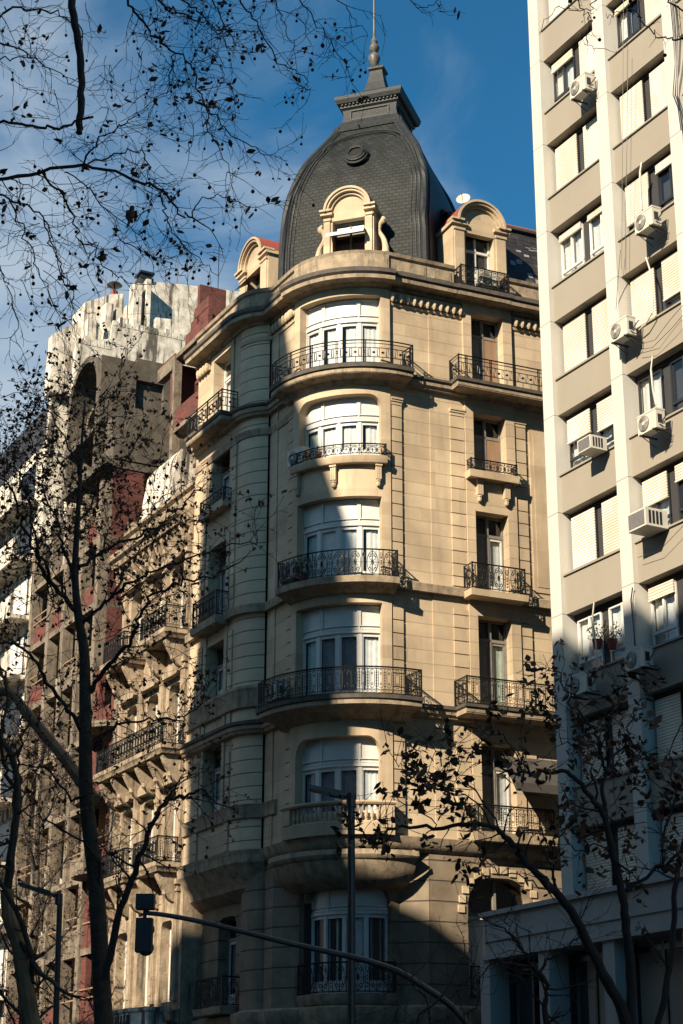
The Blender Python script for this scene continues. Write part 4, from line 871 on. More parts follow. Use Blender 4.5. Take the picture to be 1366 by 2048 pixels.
plant(onA(1225, 1298, NF-.3), .3, 70, 'flowering plant at the right corner of the lowest sunlit first bay window', flowers=True)
# ================================================================== ACROSS THE AVENUE: the domed block and its neighbours whose shade falls on the corner
H_ = Vector((.81915, -.57358, 0)); V_ = Vector((.28592, .40834, .86690))
M['opp'] = mat('brown grey render', (.24, .215, .19), .85, vs=1, var=.25)
DOP = 38.0
def opp(h, v):
    """point on the avenue-parallel plane DOP metres across whose shadow falls at sun-plane coordinates (h, v)"""
    # solve P = H h + V v + S t with P on the plane
    S = SDIR; base = H_*h+V_*v; nn = Vector((nA[0], nA[1], 0)); c = CX*nA[0]+CY*nA[1]+3.6+DOP
    t = (c-base.dot(nn))/S.dot(nn); p = base+S*t; return ((p.x-CX)*a_[0]+(p.y-CY)*a_[1], p.z)
def opp_building(name, label, h0, h1, v_at, u_lo=None):
    (ua, za), (ub, zb_) = opp(h0, v_at), opp(h1, v_at+(h1-h0)*-.252)
    u0, u1 = sorted((ua, ub)); n0 = 3.6+DOP
    o = thing(name, label, 'building', FA((u0+u1)/2, n0, 0)); b = MB(); b.box(FA, u0, u1, n0, n0+14, 0, za); b.box(FA, u0-.1, u1+.1, n0-.4, n0+14, za-.5, za-.1); b.build('wall', 'opp', o)
    k = int((u1-u0)/3.2)
    for i in range(k):
        for j in range(int(za/3.4)):
            x = u0+1.6+i*3.2; z = 1.2+j*3.4
            if z+2 > za-1: continue
            w = MB(); w.box(FA, x-.6, x+.6, n0-.05, n0-.01, z, z+1.9); w.box(FA, x-.7, x+.7, n0-.14, n0, z-.12, z); w.build('window', 'darkmetal', o)
    return o, u0, u1, za
opp_building('apartment_building', 'brown grey apartment building across the avenue behind the viewer', 12, -27.5, 23.86)
opp_building('apartment_building', 'taller brown grey apartment building across the avenue, next to the domed one', -27.5, -33.0, 31.6)
o, u0, u1, za = opp_building('domed_apartment_building', 'brown grey apartment building with a tall domed turret across the avenue', -33.0, -41.0, 32.8)
opp_building('apartment_building', 'long low brown grey apartment building across the avenue, beyond the domed one', -41.0, -66, 30.6)
# its turret: round-shouldered, its outline is what the shade on the bay shows
n0 = 3.6+DOP; outl = [(-33.15, 30), (-33.1, 37), (-33.15, 40.8), (-33.35, 43.0), (-33.9, 44.6), (-34.5, 45.9), (-35.5, 47.7), (-36.3, 50.2), (-36.8, 52.0), (-37.6, 53.2), (-38.6, 53.3), (-39.3, 52.2), (-39.7, 50.6), (-40.5, 49.1), (-41.0, 47.8), (-41.4, 45), (-41.4, 30)]
b = MB(); b.prism(FA, [opp(h, v) for h, v in outl], n0, n0+.8); b.build('gable', 'opp', o)
c = opp(-37.4, 44); b = MB(); b.lathe(FA(c[0], n0+4, za-2), [(3.0, 0), (3.0, 9), (3.2, 9.3), (3.0, 11), (2.4, 13.5), (1.4, 15.5), (.3, 16.2)], 20); b.build('dome', 'slatep', o, True)
# ground, road and pavements
M['asphalt'] = mat('asphalt', (.05, .05, .052), .9, vs=1.5, var=.3, bump=.004, bs=60)
M['paving'] = mat('dark paving', (.06, .057, .053), .9, vs=1.2, var=.25)
b = MB(); b.add([(-900, -900, 0), (900, -900, 0), (900, 900, 0), (-900, 900, 0)], [(0, 1, 2, 3)]); tag(b.build('ground', 'paving'), kind='structure')
def sheet(name, m, F, a0, a1, b0, b1, z): b = MB(); b.quad(F(a0, b0, z), F(a1, b0, z), F(a1, b1, z), F(a0, b1, z)); return tag(b.build(name, m), kind='structure')
sheet('avenue_road', 'asphalt', FA, -260, 260, 8.6, 36, .004)
b = MB(); b.box(FA, -13.0+.0, 200, 3.7, 8.2, 0, .13) if 0 else b.box(FA, -2.4, 200, 3.75, 8.2, .0, .13); tag(b.build('pavement', 'paving'), kind='structure')
b = MB(); b.box(FA, -260, -12.2, 3.75, 8.2, .0, .13); tag(b.build('pavement', 'paving'), kind='structure')
b = MB(); b.box(FA, -260, 260, 36.4, 3.6+DOP-.3, .0, .13); tag(b.build('pavement', 'paving'), kind='structure')
b = MB()
for i in range(40): b.quad(FA(-120+i*6, 20, .008), FA(-118+i*6, 20, .008), FA(-118+i*6, 20.15, .008), FA(-120+i*6, 20.15, .008))
tag(b.build('lane_markings', 'pier'), kind='structure')
# ================================================================== LEFT: ornate neighbour
M['warm'] = mat('sunbleached plaster', (.36, .285, .20), .88, vs=2.6, c2=(.19, .145, .10), bump=.02, bs=12, stain=(.85, 3, .64, (.05, .04, .032)))
M['whitewall'] = mat('peeling white party wall', (.74, .69, .60), .9, vs=2.0, c2=(.36, .32, .26), bump=.012, bs=10, stain=(.92, 2.2, .58, (.05, .042, .034)))
M['sootcon'] = mat('blackened concrete', (.11, .092, .07), .92, vs=2.0, c2=(.055, .046, .036), bump=.015, bs=14, stain=(.5, 2.5, .75, (.03, .026, .022)))
M['concrete'] = mat('raw concrete', (.22, .18, .135), .92, vs=2.5, c2=(.10, .08, .06), bump=.02, bs=12, stain=(.8, 2.5, .66, (.035, .03, .025)))
M['brickA'] = mat('red brick', (.17, .05, .04), .9, vs=2, c2=(.09, .032, .026), bump=.01, bs=20, planks=(.26, .085, .012, (a_[0], a_[1], 0), (.9, .8, .75)), stain=(.4, 2, .75, (.08, .045, .035)))
M['brickS'] = mat('red brick return', (.15, .045, .036), .9, vs=2, c2=(.08, .03, .024), bump=.01, bs=20, planks=(.26, .085, .012, (nA[0], nA[1], 0), (.9, .8, .75)), stain=(.4, 2, .75, (.08, .045, .035)))
nb = thing('ornate_apartment_building', 'weathered ornamental apartment building with bracketed balconies beside the corner building', 'building', FA(10.6, 3.6, 0))
NH = []
for z0, h in ((2.0, 3.0), (6.9, 2.9), (11.9, 2.7), (16.2, 2.6), (20.7, 2.9)):
    for u0 in (7.9, 10.1, 12.3): NH.append((u0, u0+1.1, z0, z0+h, .3, .3))
wall(FA, 7.02, 14.3, 9, 3.55, 0, 25.6, NH, .4).build('wall', 'warm', nb)
b = MB(); b.box(FA, 7.05, 14.28, -8, 2.9, 0, 27); b.build('room_wall', 'room', nb)
b = MB(); b.box(FA, 14.22, 14.3, -8, 3.55, 0, 27.2); b.build('side_wall', 'warm', nb); b = MB(); b.box(FA, 7.025, 7.09, -8, 3.53, 0, 25); b.build('side_wall', 'warm', nb)
for z0, h in ((2.0, 3.0), (6.9, 2.9), (11.9, 2.7), (16.2, 2.6), (20.7, 2.9)):
    for u0 in (7.9, 10.1, 12.3):
        w_m = MB(); w_m.box(FA, u0, u0+1.1, 3.1, 3.16, z0, z0+.5); w_m.box(FA, u0, u0+1.1, 3.1, 3.18, z0+h*.7, z0+h*.7+.1)
        for x in (u0, u0+.5, u0+1.0): w_m.box(FA, x, x+.1, 3.1, 3.18, z0, z0+h)
        o = w_m.build('window', 'white', nb); g = MB(); g.quad(FA(u0+.1, 3.12, z0+.5), FA(u0+1, 3.12, z0+.5), FA(u0+1, 3.12, z0+h), FA(u0+.1, 3.12, z0+h)); g.build('pane', 'glass', o)
        if random.random() < .7: curtain(FA, u0, u0+1.1, 3.04, z0, z0+h*.7, .02, 12, 'curtain', 'curtain', o, u0)
def nm(name, u0, u1, prof, m='warm'):
    b = MB(); b.sweep([P2(FA, u1, 3.55), P2(FA, u0, 3.55)], prof); return b.build(name, m, nb, True)
nm('cornice', 7.05, 14.3, [(0, 24.4), (.15, 24.5), (.2, 24.75), (.6, 24.9), (.65, 25.1), (.8, 25.2), (.85, 25.42), (0, 25.5)])
nm('parapet', 7.05, 14.3, [(-.2, 25.5), (.1, 25.5), (.1, 25.7), (0, 25.75), (0, 26.4), (.15, 26.5), (.15, 26.65), (-.2, 26.7)])
nm('string_course', 7.05, 14.3, [(0, 6.1), (.3, 6.2), (.4, 6.5), (0, 6.6)])
for u in (7.5, 9.55, 11.75, 13.9):
    b = MB()
    for z0, z1 in ((6.9, 11.2), (12.2, 15.4), (16.3, 19.6), (20.9, 24.0)):
        b.box(FA, u-.2, u+.2, 3.55, 3.67, z0, z1); b.box(FA, u-.13, u+.13, 3.67, 3.7, z0+.3, z1-.5); b.box(FA, u-.26, u+.26, 3.55, 3.76, z1-.2, z1); b.box(FA, u-.25, u+.25, 3.55, 3.72, z1-.45, z1-.36)
    b.build('pilaster', 'warm', nb)
def corbel(u, z, d=.75, h=.8, wd=.26):
    b = MB(); K = 8; pts = [(3.55, z), (3.55+d, z)]+[(3.55+d*cos(pi/2*i/K)*(1-.25*sin(pi*i/K)), z-.12-h*sin(pi/2*i/K)) for i in range(K+1)]
    n = len(pts); b.add([FA(u-wd/2, x, zz) for x, zz in pts]+[FA(u+wd/2, x, zz) for x, zz in pts], [tuple(range(n)), tuple(range(2*n-1, n-1, -1))]+[(i, (i+1) % n, n+(i+1) % n, n+i) for i in range(n)])
    b.lathe(FA(u, 3.55+d*.55, z-h*.75), [(.02, -.15), (.12, -.05), (.13, .08), (.05, .18)], 8); b.build('bracket', 'warm', nb, True)
for u in [7.4+.62*i for i in range(12)]: corbel(u, 24.85, .5, .75, .22)
for z, segs in ((20.45, ((7.3, 9.9), (11.6, 13.9))), (15.95, ((7.2, 14.1),)), (11.6, ((7.3, 9.7), (10.6, 13.9)))):
    for u0, u1 in segs:
        b = MB(); b.sweep([P2(FA, u1, 3.5), P2(FA, u1, 4.5), P2(FA, u0, 4.5), P2(FA, u0, 3.5)], [(-.35, z-.2), (0, z-.18), (.05, z-.05), (.1, z), (.1, z+.16), (-.35, z+.17)]); b.box(FA, u0, u1, 3.5, 4.48, z-.15, z+.15); o = b.build('balcony', 'warm', nb, True)
        rail([P2(FA, u1-.05, 3.5), P2(FA, u1-.05, 4.5), P2(FA, u0+.05, 4.5), P2(FA, u0+.05, 3.5)], z+.18, z+1.1, 'ovals', o)
        k = max(2, int((u1-u0)/1.1))
        for i in range(k): corbel(u0+.3+(u1-u0-.6)*i/(k-1), z-.2, .85, .95, .3)
for u0 in (7.7, 9.9, 12.1):
    for z, h in ((24.05-.3, .0), (19.0, .0), (14.8, 0)):
        b = MB(); b.prism(FA, [(u0, z), (u0+1.5, z), (u0+1.6, z+.1), (u0+.75, z+.5), (u0-.1, z+.1)], 3.55, 3.85); b.build('pediment', 'warm', nb)
b = MB(); b.sweep([P2(FA, 12.5, 3.5), P2(FA, 12.5, 4.4), P2(FA, 11.3, 4.75), P2(FA, 9.0, 4.75), P2(FA, 7.8, 4.4), P2(FA, 7.8, 3.5)], [(-.2, 5.6), (0, 5.6), (.1, 5.75), (.02, 5.85), (.02, 6.5), (.08, 6.56), (.08, 6.68), (-.2, 6.7)]); o = b.build('balcony', 'whitewall', nb)
b = MB()
for i in range(9): b.lathe(FA(8.9+i*.28, 4.78, 5.9), [(.05, 0), (.08, .2), (.04, .4), (.05, .55)], 6)
tag(b.build('balusters', 'darktrim', o), kind='stuff')

# rough whitewashed wall of its penthouse
b = MB(); pts = [(3.3, 26.0), (3.3, 27.0), (3.0, 29.0), (2.8, 29.35), (2.0, 29.3), (1.4, 29.1), (.8, 28.5), (.4, 28.1), (.0, 26.0)]
n = len(pts); b.add([FA(u, x, z) for u in (10.4, 13.6) for x, z in pts], [tuple(range(n)), tuple(range(2*n-1, n-1, -1))]+[(i, (i+1) % n, n+(i+1) % n, n+i) for i in range(n)]); b.build('penthouse_wall', 'whitewall', nb)
# unfinished brick storeys stacked behind the corner building
ub = thing('unfinished_brick_annex', 'unfinished red brick storeys with bare concrete slabs behind the corner building', 'building', FA(9.5, 1.5, 0))
b = MB(); b.box(FA, 7.4, 13.4, -7, -1.0, 0, 34.7); b.build('core_wall', 'room', ub)
b = MB(); b.box(FA, 13.6, 13.8, -6, 1.7, 31.4, 34.7); b.build('inner_brick_wall', 'brickS', ub); b = MB(); b.box(FA, 7.4, 13.1, .4, .6, 31.4, 34.7); b.build('inner_brick_wall', 'brickA', ub)
for z, u1 in ((31.4, 13.6), (34.95, 13.6), (28.2, 12.6)): b = MB(); b.box(FA, 7.3, u1, -6, 2.06, z-.2, z); b.build('floor_slab', 'concrete', ub)
b = MB(); b.box(FA, 7.3, 13.2, 1.8, 2.02, 31.4, 32.3); b.build('brick_parapet', 'brickA', ub)
b = MB(); b.box(FA, 9.9, 12.3, 1.8, 2.02, 34.95, 35.5); b.box(FA, 9.9, 11.8, 1.82, 2.0, 35.5, 35.9); b.box(FA, 9.9, 11.4, 1.8, 2.02, 35.9, 36.4); b.build('brick_parapet', 'brickA', ub)
b = MB(); b.box(FA, 10.9, 11.15, .75, 2.0, 35.0, 37.4); b.build('brick_wall', 'brickS', ub)
b = MB(); b.box(FA, 13.2, 13.5, 1.75, 2.1, 28.2, 34.95); b.build('column', 'concrete', ub)
b = MB(); b.box(FA, 13.5, 13.9, 1.8, 2.0, 31.4, 34.3); b.build('brick_infill', 'brickA', ub)
b = MB(); b.box(FA, 13.5, 15.2, 1.75, 2.1, 34.35, 34.95); b.build('lintel_beam', 'concrete', ub)
b = MB(); b.box(FA, 13.5, 15.2, 1.8, 2.0, 34.95, 35.15); b.build('brick_coping', 'brickA', ub)
b = MB(); b.box(FA, 7.05, 7.3, -4, 3.3, 32, 33.2)
for i in range(30): b.box(FA, 7.0, 7.32, 3.35+.1*(i % 2), 3.5+.1*(i % 2), 24+i*.3, 24.15+i*.3)
b.build('toothed_brick_edge', 'brickS', ub)
# ================================================================== unfinished concrete building with a vault on top
uf = thing('unfinished_concrete_building', 'abandoned concrete frame building with brick infill and a vaulted top floor', 'building', FA(20, 3.6, 0))
US = [14.42, 17.5, 19.6, 21.7, 23.8, 26.4]
for i, u in enumerate(US): b = MB(); b.box(FA, u, u+.38, 3.1, 3.6, 0, 30.2 if i != 0 else 21.5); b.build('column', 'concrete', uf)
b = MB(); b.box(FA, 14.5, 26.6, -8, -.4, 0, 30); b.box(FA, 14.45, 14.55, -8, 2.8, 0, 21); b.build('back_wall', 'room', uf)
random.seed(11)
for k in range(10):
    z = 3.0*k+.6
    b = MB(); b.box(FA, 14.45 if z < 21 else 17.5, 26.7, -6, 3.55, z-.26, z)
    b.build('floor_slab', 'concrete', uf)
    for i, (u0, u1) in enumerate(zip(US, US[1:])):
        if i == 0 and z > 20: continue
        r = random.random()
        if i == 0:
            b = MB(); b.box(FA, u0+.38, u0+1.1, 3.2, 3.45, z, z+2.74); b.box(FA, u1-.5, u1, 3.2, 3.45, z, z+2.74); b.box(FA, u0+1.1, u1-.5, 3.2, 3.42, z, z+.95); b.build('brick_infill', 'brickA', uf)
        elif r < .35: b = MB(); b.box(FA, u0+.38, u1, 3.2, 3.42, z, z+.9); b.build('brick_infill', 'brickA' if r < .2 else 'concrete', uf)
        elif r < .5: b = MB(); b.box(FA, u0+.38, u0+.9, 3.2, 3.42, z, z+2.7); b.build('brick_infill', 'brickA', uf)
        elif r < .62 and k < 5: b = MB(); b.box(FA, u0+.38, u1, 3.2, 3.5, z, z+2.74); b.build('rendered_infill', 'concrete', uf)
        for j in range(random.choice((0, 1, 2))): b = MB(); b.box(FA, u0+.38, u1, 3.45, 3.5, z+1.0+j*.35, z+1.06+j*.35); b.build('timber_rail', 'wood', uf)
for z in (15.6, 18.6, 12.6):
    b = MB(); K = 12; c = 16.0; vs = [FA(c+1.5*cos(pi*i/K), 3.5+1.0*sin(pi*i/K), zz) for i in range(K+1) for zz in (z-.26, z)]; b.add(vs, [(2*i, 2*i+2, 2*i+3, 2*i+1) for i in range(K)]+[tuple(range(0, 2*K+2, 2)), tuple(range(1, 2*K+3, 2))]); b.build('balcony_slab', 'concrete', uf)
b = MB(); b.box(FA, 17.5, 17.75, 1.6, 3.1, 20.6, 31.0); b.build('brick_wall', 'brickS', uf)
b = MB(); b.box(FA, 17.45, 22.9, -1, 3.65, 30.9, 31.3); b.box(FA, 18.6, 22.9, -3.0, 3.65, 33.0, 33.4); b.box(FA, 17.4, 18.7, -1.6, 3.2, 31.3, 33.4); b.build('transfer_slab', 'sootcon', uf)
# vault: front arch, barrel and the side wall with a window hole
b = MB(); K = 20; uc, rr = 20.75, 2.05; zb_, zs_ = 33.4, 35.4
def arch_ring(r0, r1, n0, n1, zc, zlow):
    for i in range(K):
        b.prism(FA, [(uc+r*cos(pi*j/K), zc+r*sin(pi*j/K)) for r, j in ((r0, i), (r1, i), (r1, i+1), (r0, i+1))], n0, n1)
    for sg in (-1, 1):
        x0, x1 = sorted((uc+sg*r0, uc+sg*r1)); b.box(FA, x0, x1, n0, n1, zlow, zc)
arch_ring(1.75, 2.05, -.3, 3.6, zs_, 31.3); b.build('vault', 'sootcon', uf)
b = MB(); arch_ring(1.0, 1.2, 2.6, 3.0, 34.0, 31.3); b.build('inner_arch', 'concrete', uf)
b = MB()
pl2 = [(3.6, 33.3), (3.6, 36.6), (.7, 37.0), (.35, 36.9), (.05, 36.4), (-.1, 35.6), (-.15, 33.3)]
def SW(n, u, z): return FA(u, n, z)
hx0, hx1, hz0, hz1 = .45, 1.85, 34.4, 35.85
for n0, n1, z0, z1 in ((1.85, 3.6, 33.3, 36.75), (.45, 1.85, 33.3, 34.4), (.45, 1.85, 35.85, 36.95), (.1, .45, 33.3, 36.6), (-.15, .1, 33.3, 35.8)): b.box(FA, 18.45, 18.7, n0, n1, z0, z1)
b.build('vault_side_wall', 'sootcon', uf)
b = MB(); b.box(FA, 18.8, 22.6, -.4, -.2, 31.3, 36.2); b.build('dark_back', 'room', uf)
# white party walls and chimneys behind
pw = thing('whitewashed_party_wall', 'tall stained whitewashed party wall with chimneys above the vaulted roof', 'building', FA(25, 0, 0))
def uwall(u0, u1, pts, name, m='whitewall'):
    b = MB(); n = len(pts); b.add([FA(u, x, z) for u in (u0, u1) for x, z in pts], [tuple(range(n)), tuple(range(2*n-1, n-1, -1))]+[(i, (i+1) % n, n+(i+1) % n, n+i) for i in range(n)]); return b.build(name, m, pw)
uwall(24, 24.4, [(3.0, 30), (3.0, 39.9), (1.2, 40.4), (1.15, 41.2), (-.2, 41.3), (-3.5, 41.6), (-3.5, 30)], 'lower_wall')
uwall(26, 30, [(-1.55, 36), (-1.55, 45.2), (-3.5, 45.5), (-7.2, 45.9), (-7.2, 36)], 'upper_wall')
uwall(25.2, 25.9, [(-1.1, 38), (-1.1, 44.9), (-1.35, 44.9), (-1.35, 38)], 'buttress'); uwall(25.2, 25.9, [(-.4, 38), (-.4, 44.5), (-.85, 44.5), (-.85, 38)], 'buttress')
uwall(26.1, 28, [(1.9, 38), (1.9, 43.2), (.5, 44.0), (-.2, 44.2), (-.2, 38)], 'chimney_block'); uwall(25.4, 26.1, [(1.0, 39), (1.0, 43.1), (.6, 43.1), (.6, 39)], 'buttress'); uwall(25.5, 26.2, [(.4, 39), (.4, 43.0), (.1, 43.0), (.1, 39)], 'buttress')
uwall(26.5, 27.3, [(3.4, 38), (3.4, 41.2), (1.9, 42.4), (1.9, 38)], 'stair_wall')
b = MB(); b.lathe(FA(26.5, .2, 43.9), [(.2, 0), (.2, .5)], 10); b.build('chimney_pot', 'redtile', pw); b = MB(); b.lathe(FA(26.5, .2, 44.45), [(.03, 0), (.05, .25), (.42, .3), (.3, .42), (.02, .5)], 14); b.build('chimney_cowl', 'darkmetal', pw, True)
b = MB(); b.box(FA, 25.9, 26.8, -1.75, -1.0, 45.2, 45.35); b.box(FA, 26, 26.7, -1.65, -1.1, 45.35, 45.6); b.box(FA, 25.9, 26.8, -1.8, -1.0, 45.6, 45.72); b.build('chimney_cap', 'darkmetal', pw)
random.seed(8)
for i in range(16):
    n_ = 2.9-i*.36; b = MB(); h_ = random.uniform(.08, .4); b.box(FA, 23.98, 24.42, n_-.3, n_, 39.8 if n_ > 1.2 else 41.2, (39.9 if n_ > 1.2 else 41.3)+h_); b.build('broken_coping', 'whitewall', pw)
for n_, u, z0, z1 in ((2.3, 24.3, 39.5, 41.8), (-.6, 25, 41, 43.6), (.9, 26, 43, 44.9), (-3.2, 26.2, 45, 47.0)): b = MB(); b.tube([FA(u, n_, z0), FA(u, n_, z1)], .03, 5); b.build('vent_pipe', 'darkmetal', pw)
b = MB(); an = (28, -6.4); b.tube([FA(an[0], an[1], 45), FA(an[0], an[1], 49.5)], .025, 4)
for i in range(5): b.tube([FA(an[0], an[1]-.5+.05*i, 48.6+.2*i), FA(an[0], an[1]+.5-.05*i, 48.6+.2*i)], .012, 4)
b.build('aerial', 'darkmetal', pw)
uwall(24.6, 25.2, [(2.2, 39), (2.2, 41.6), (1.6, 42.0), (1.6, 39)], 'stair_wall'); uwall(24.45, 24.8, [(-1.4, 41), (-1.4, 42.4), (-2.4, 42.5), (-2.4, 41)], 'water_tank')
# far white building at the left edge
fw = thing('white_apartment_building', 'white rendered apartment building with long balconies at the far left', 'building', FA(32, 3.6, 0))
b = MB(); b.box(FA, 26.9, 44, -9, 3.2, 0, 34.8); b.box(FA, 27.0, 44, -9, 1.2, 34.8, 38.0); b.box(FA, 26.85, 27.2, 1.0, 3.2, 34.8, 37.8); b.build('wall', 'whitewall', fw)
b = MB(); b.prism(FA, [(28, 38.0), (44, 38.0), (44, 40.2), (30, 40.2)], -3, 1.2); b.build('roof', 'slate2', fw)
for k in range(11):
    z = 2.5+3.0*k; b = MB(); b.box(FA, 27.6, 44, 3.2, 4.3, z-.2, z+.0); b.box(FA, 27.6, 44, 4.18, 4.3, z, z+.95); b.build('balcony', 'whitewall', fw)
    for u in (28.4, 31.6, 34.8, 38): 
        b = MB(); b.box(FA, u, u+2.2, 3.2, 3.24, z+.05, z+2.3); o = b.build('window', 'darkmetal', fw); g = MB(); g.box(FA, u+.1, u+1.05, 3.24, 3.26, z+.1, z+2.2); g.box(FA, u+1.15, u+2.1, 3.24, 3.26, z+.1, z+2.2); g.build('frame', 'alu', o) if random.random() < .4 else None
# rest of the avenue: unseen rows added to block sky light and deepen shade
def sky_block_row(name, label, u0, u1, n0, n1, h, face, m='opp'):
    o = thing(name, label, 'building', FA((u0+u1)/2, (n0+n1)/2, 0)); b = MB(); b.box(FA, u0, u1, n0, n1, 0, h); b.build('wall', m, o)
    sg = 1 if face == n1 else -1; b = MB(); b.box(FA, u0, u1, *sorted((face, face+sg*.4)), h-.6, h-.15); b.build('cornice', m, o)
    for i in range(int((u1-u0)/5.5)):
        for j in range(0, int(h/3.4)-1):
            x = u0+2.6+i*5.5; w = MB(); w.box(FA, x-.8, x+.8, *sorted((face+sg*.01, face+sg*.05)), 1.2+j*3.4, 3.1+j*3.4); w.build('window', 'darkmetal', o)
sky_block_row('sky_block_building', 'unseen tall brown grey building added to block sky light, next along from the pale apartment block', -66, -34.3, -12, 3.4, 26, 3.4)
sky_block_row('sky_block_building', 'unseen brown grey building added to block sky light on the pavement side behind the viewer', -120, -66.3, -12, 3.4, 20, 3.4)
sky_block_row('sky_block_building', 'unseen brown grey building added to block sky light, filling the far side of the side street', -34, -14.5, -60, -15, 36, -15)
sky_block_row('sky_block_building', 'unseen brown grey building added to block sky light at the far end of the row across the avenue', 42, 120, 3.6+DOP, 3.6+DOP+14, 34, 3.6+DOP)
sky_block_row('sky_block_building', 'unseen brown grey building added to block sky light at the near end of the row across the avenue', -140, -75, 3.6+DOP, 3.6+DOP+14, 18, 3.6+DOP)
sky_block_row('sky_block_building', 'unseen brown grey building added to block sky light, closing the avenue beyond the white apartment building', 44.3, 130, -14, 3.3, 33, 3.3)
# ================================================================== TREES
def smooth(pts, k=4):
    out_ = []; n = len(pts)
    for i in range(n-1):
        p0, p1, p2, p3 = pts[max(i-1, 0)], pts[i], pts[i+1], pts[min(i+2, n-1)]
        for j in range(k):
            t = j/k; out_.append(.5*((2*p1)+(p2-p0)*t+(2*p0-5*p1+4*p2-p3)*t*t+(3*p1-p0-3*p2+p3)*t**3))
    out_.append(pts[-1]); return out_
class Tree:
    def __init__(s, rnd, leaf=.05, ball=.018, pl=.3, pb=.3, seg=.09, droop=.25, wob=.5, rt=.003, pod=0, lpc=3):
        s.w, s.l, s.b = MB(), MB(), MB(); s.r = random.Random(rnd); s.leaf, s.ball, s.pl, s.pb, s.seg, s.droop, s.wob, s.rt, s.pod, s.lpc = leaf, ball, pl, pb, seg, droop, wob, rt, pod, lpc
    def rv(s): return Vector((s.r.gauss(0, 1), s.r.gauss(0, 1), s.r.gauss(0, 1)))
    def leafat(s, p, sz=None, n=None):
        sz = sz or s.leaf
        for i in range(n or s.r.randint(1, s.lpc)):
            c = p+s.rv()*sz*.45; a = s.rv().normalized()*sz*s.r.uniform(.5, 1.1); b = a.cross(s.rv()).normalized()*sz*s.r.uniform(.25, .6)
            s.l.add([c-a, c-a*.2+b, c+a*.5+b*.7, c+a, c+a*.3-b*.9, c-a*.4-b*.6], [(0, 1, 2, 3), (0, 3, 4, 5)])
    def ballat(s, p):
        k = s.r.choice((1, 1, 1, 2)); q = Vector(p)
        for i in range(k):
            nx = q+Vector((s.r.gauss(0, .008), s.r.gauss(0, .008), -s.ball*s.r.uniform(2.2, 3.6))); s.w.tube([q, nx], s.rt*.5, 3, False); r_ = s.ball*s.r.uniform(.8, 1.15)
            s.b.lathe(nx-Vector((0, 0, r_)), [(r_*.3, 0), (r_*.85, r_*.4), (r_, r_), (r_*.8, r_*1.6), (r_*.25, r_*2)], 6); q = nx-Vector((0, 0, r_*1.6))
    def podat(s, p):
        z = s.pod*s.r.uniform(.6, 1.3)
        for i in range(s.r.randint(5, 9)):
            q = p+Vector((s.r.gauss(0, z*.15), s.r.gauss(0, z*.15), -z*s.r.uniform(.0, 1.1))); s.leafat(q, z*.34, 1)
    def twig(s, p, d, ln, r, lvl):
        pts = [p]; q = Vector(p); d = d.normalized(); n = max(2, int(ln/s.seg))
        for i in range(n):
            d = (d+s.rv()*s.wob*.42+Vector((0, 0, -s.droop*.12))).normalized(); q = q+d*s.seg*s.r.uniform(.7, 1.3); pts.append(q)
            if lvl > 0 and s.r.random() < .55:
                dd = (d+s.rv()*.75).normalized(); s.twig(q, dd, ln*s.r.uniform(.3, .6), max(r*.6, s.rt), lvl-1)
            elif s.r.random() < .25: s.w.tube([q, q+(d+s.rv()*.8).normalized()*s.seg*.35], s.rt*.8, 3, False)
            x = s.r.random()
            if x < s.pl*.35: s.leafat(q)
            elif x < s.pl*.35+s.pb*.2: s.ballat(q)
            if s.pod and s.r.random() < .085: s.podat(q)
        s.w.tube(pts, [max(r*(1-.75*i/n), s.rt*.7) for i in range(n+1)], 3 if r < .012 else 5, False)
        x = s.r.random()
        if x < s.pl: s.leafat(pts[-1])
        elif x < s.pl+s.pb: s.ballat(pts[-1])
        if s.pod and s.r.random() < .4: s.podat(pts[-1])
    def limb(s, px, d0, d1, r0, r1, tw=1., tl=.6, lvl=1, start=0., bark=None, k=7):
        """traced limb: px list of photo pixels, depth from d0 to d1, radii in photo pixels"""
        n = len(px); pts = [at(x, y, d0+(d1-d0)*i/(n-1)) for i, (x, y) in enumerate(px)]; pts = smooth(pts); m_ = len(pts)
        jit = .0012*(d0+d1)/2; rp = [r0+(r1-r0)*(i/(m_-1))**.8 for i in range(m_)]; pts = [p+s.rv()*jit*min(1, 2.2/rp[i]) if 0 < i < m_-1 else p for i, p in enumerate(pts)]
        rs = [x*(d0+d1)/2/FPX*(1+(s.r.random()-.5)*.12) for x in rp]
        (bark or s.w).tube(pts, rs, k)
        for i in range(int(m_*start), m_-1):
            if s.r.random() < tw:
                t = (pts[i+1]-pts[i]).normalized(); dd = (t*.6+s.rv().normalized()).normalized(); dd.y *= .6; s.twig(pts[i].lerp(pts[i+1], s.r.random()), dd, tl*s.r.uniform(.5, 1.3), max(rs[i]*.45, s.rt*1.3), lvl)
        
        if tl > .03: s.twig(pts[-1], pts[-1]-pts[-2], tl, rs[-1], lvl)
        else: (bark or s.w).tube([pts[-1], pts[-1]+(pts[-1]-pts[-2])*.05], [rs[-1], rs[-1]*.3], k)
        return pts
    def done(s, root, wood='twig', leafm='leaf', parts=('trunk', 'crown', 'seed_balls')):
        s.w.build(parts[0], wood, root, True)
        if s.l.v: s.l.build(parts[1], leafm, root)
        if s.b.v: tag(s.b.build(parts[2], 'ball', root), kind='stuff')
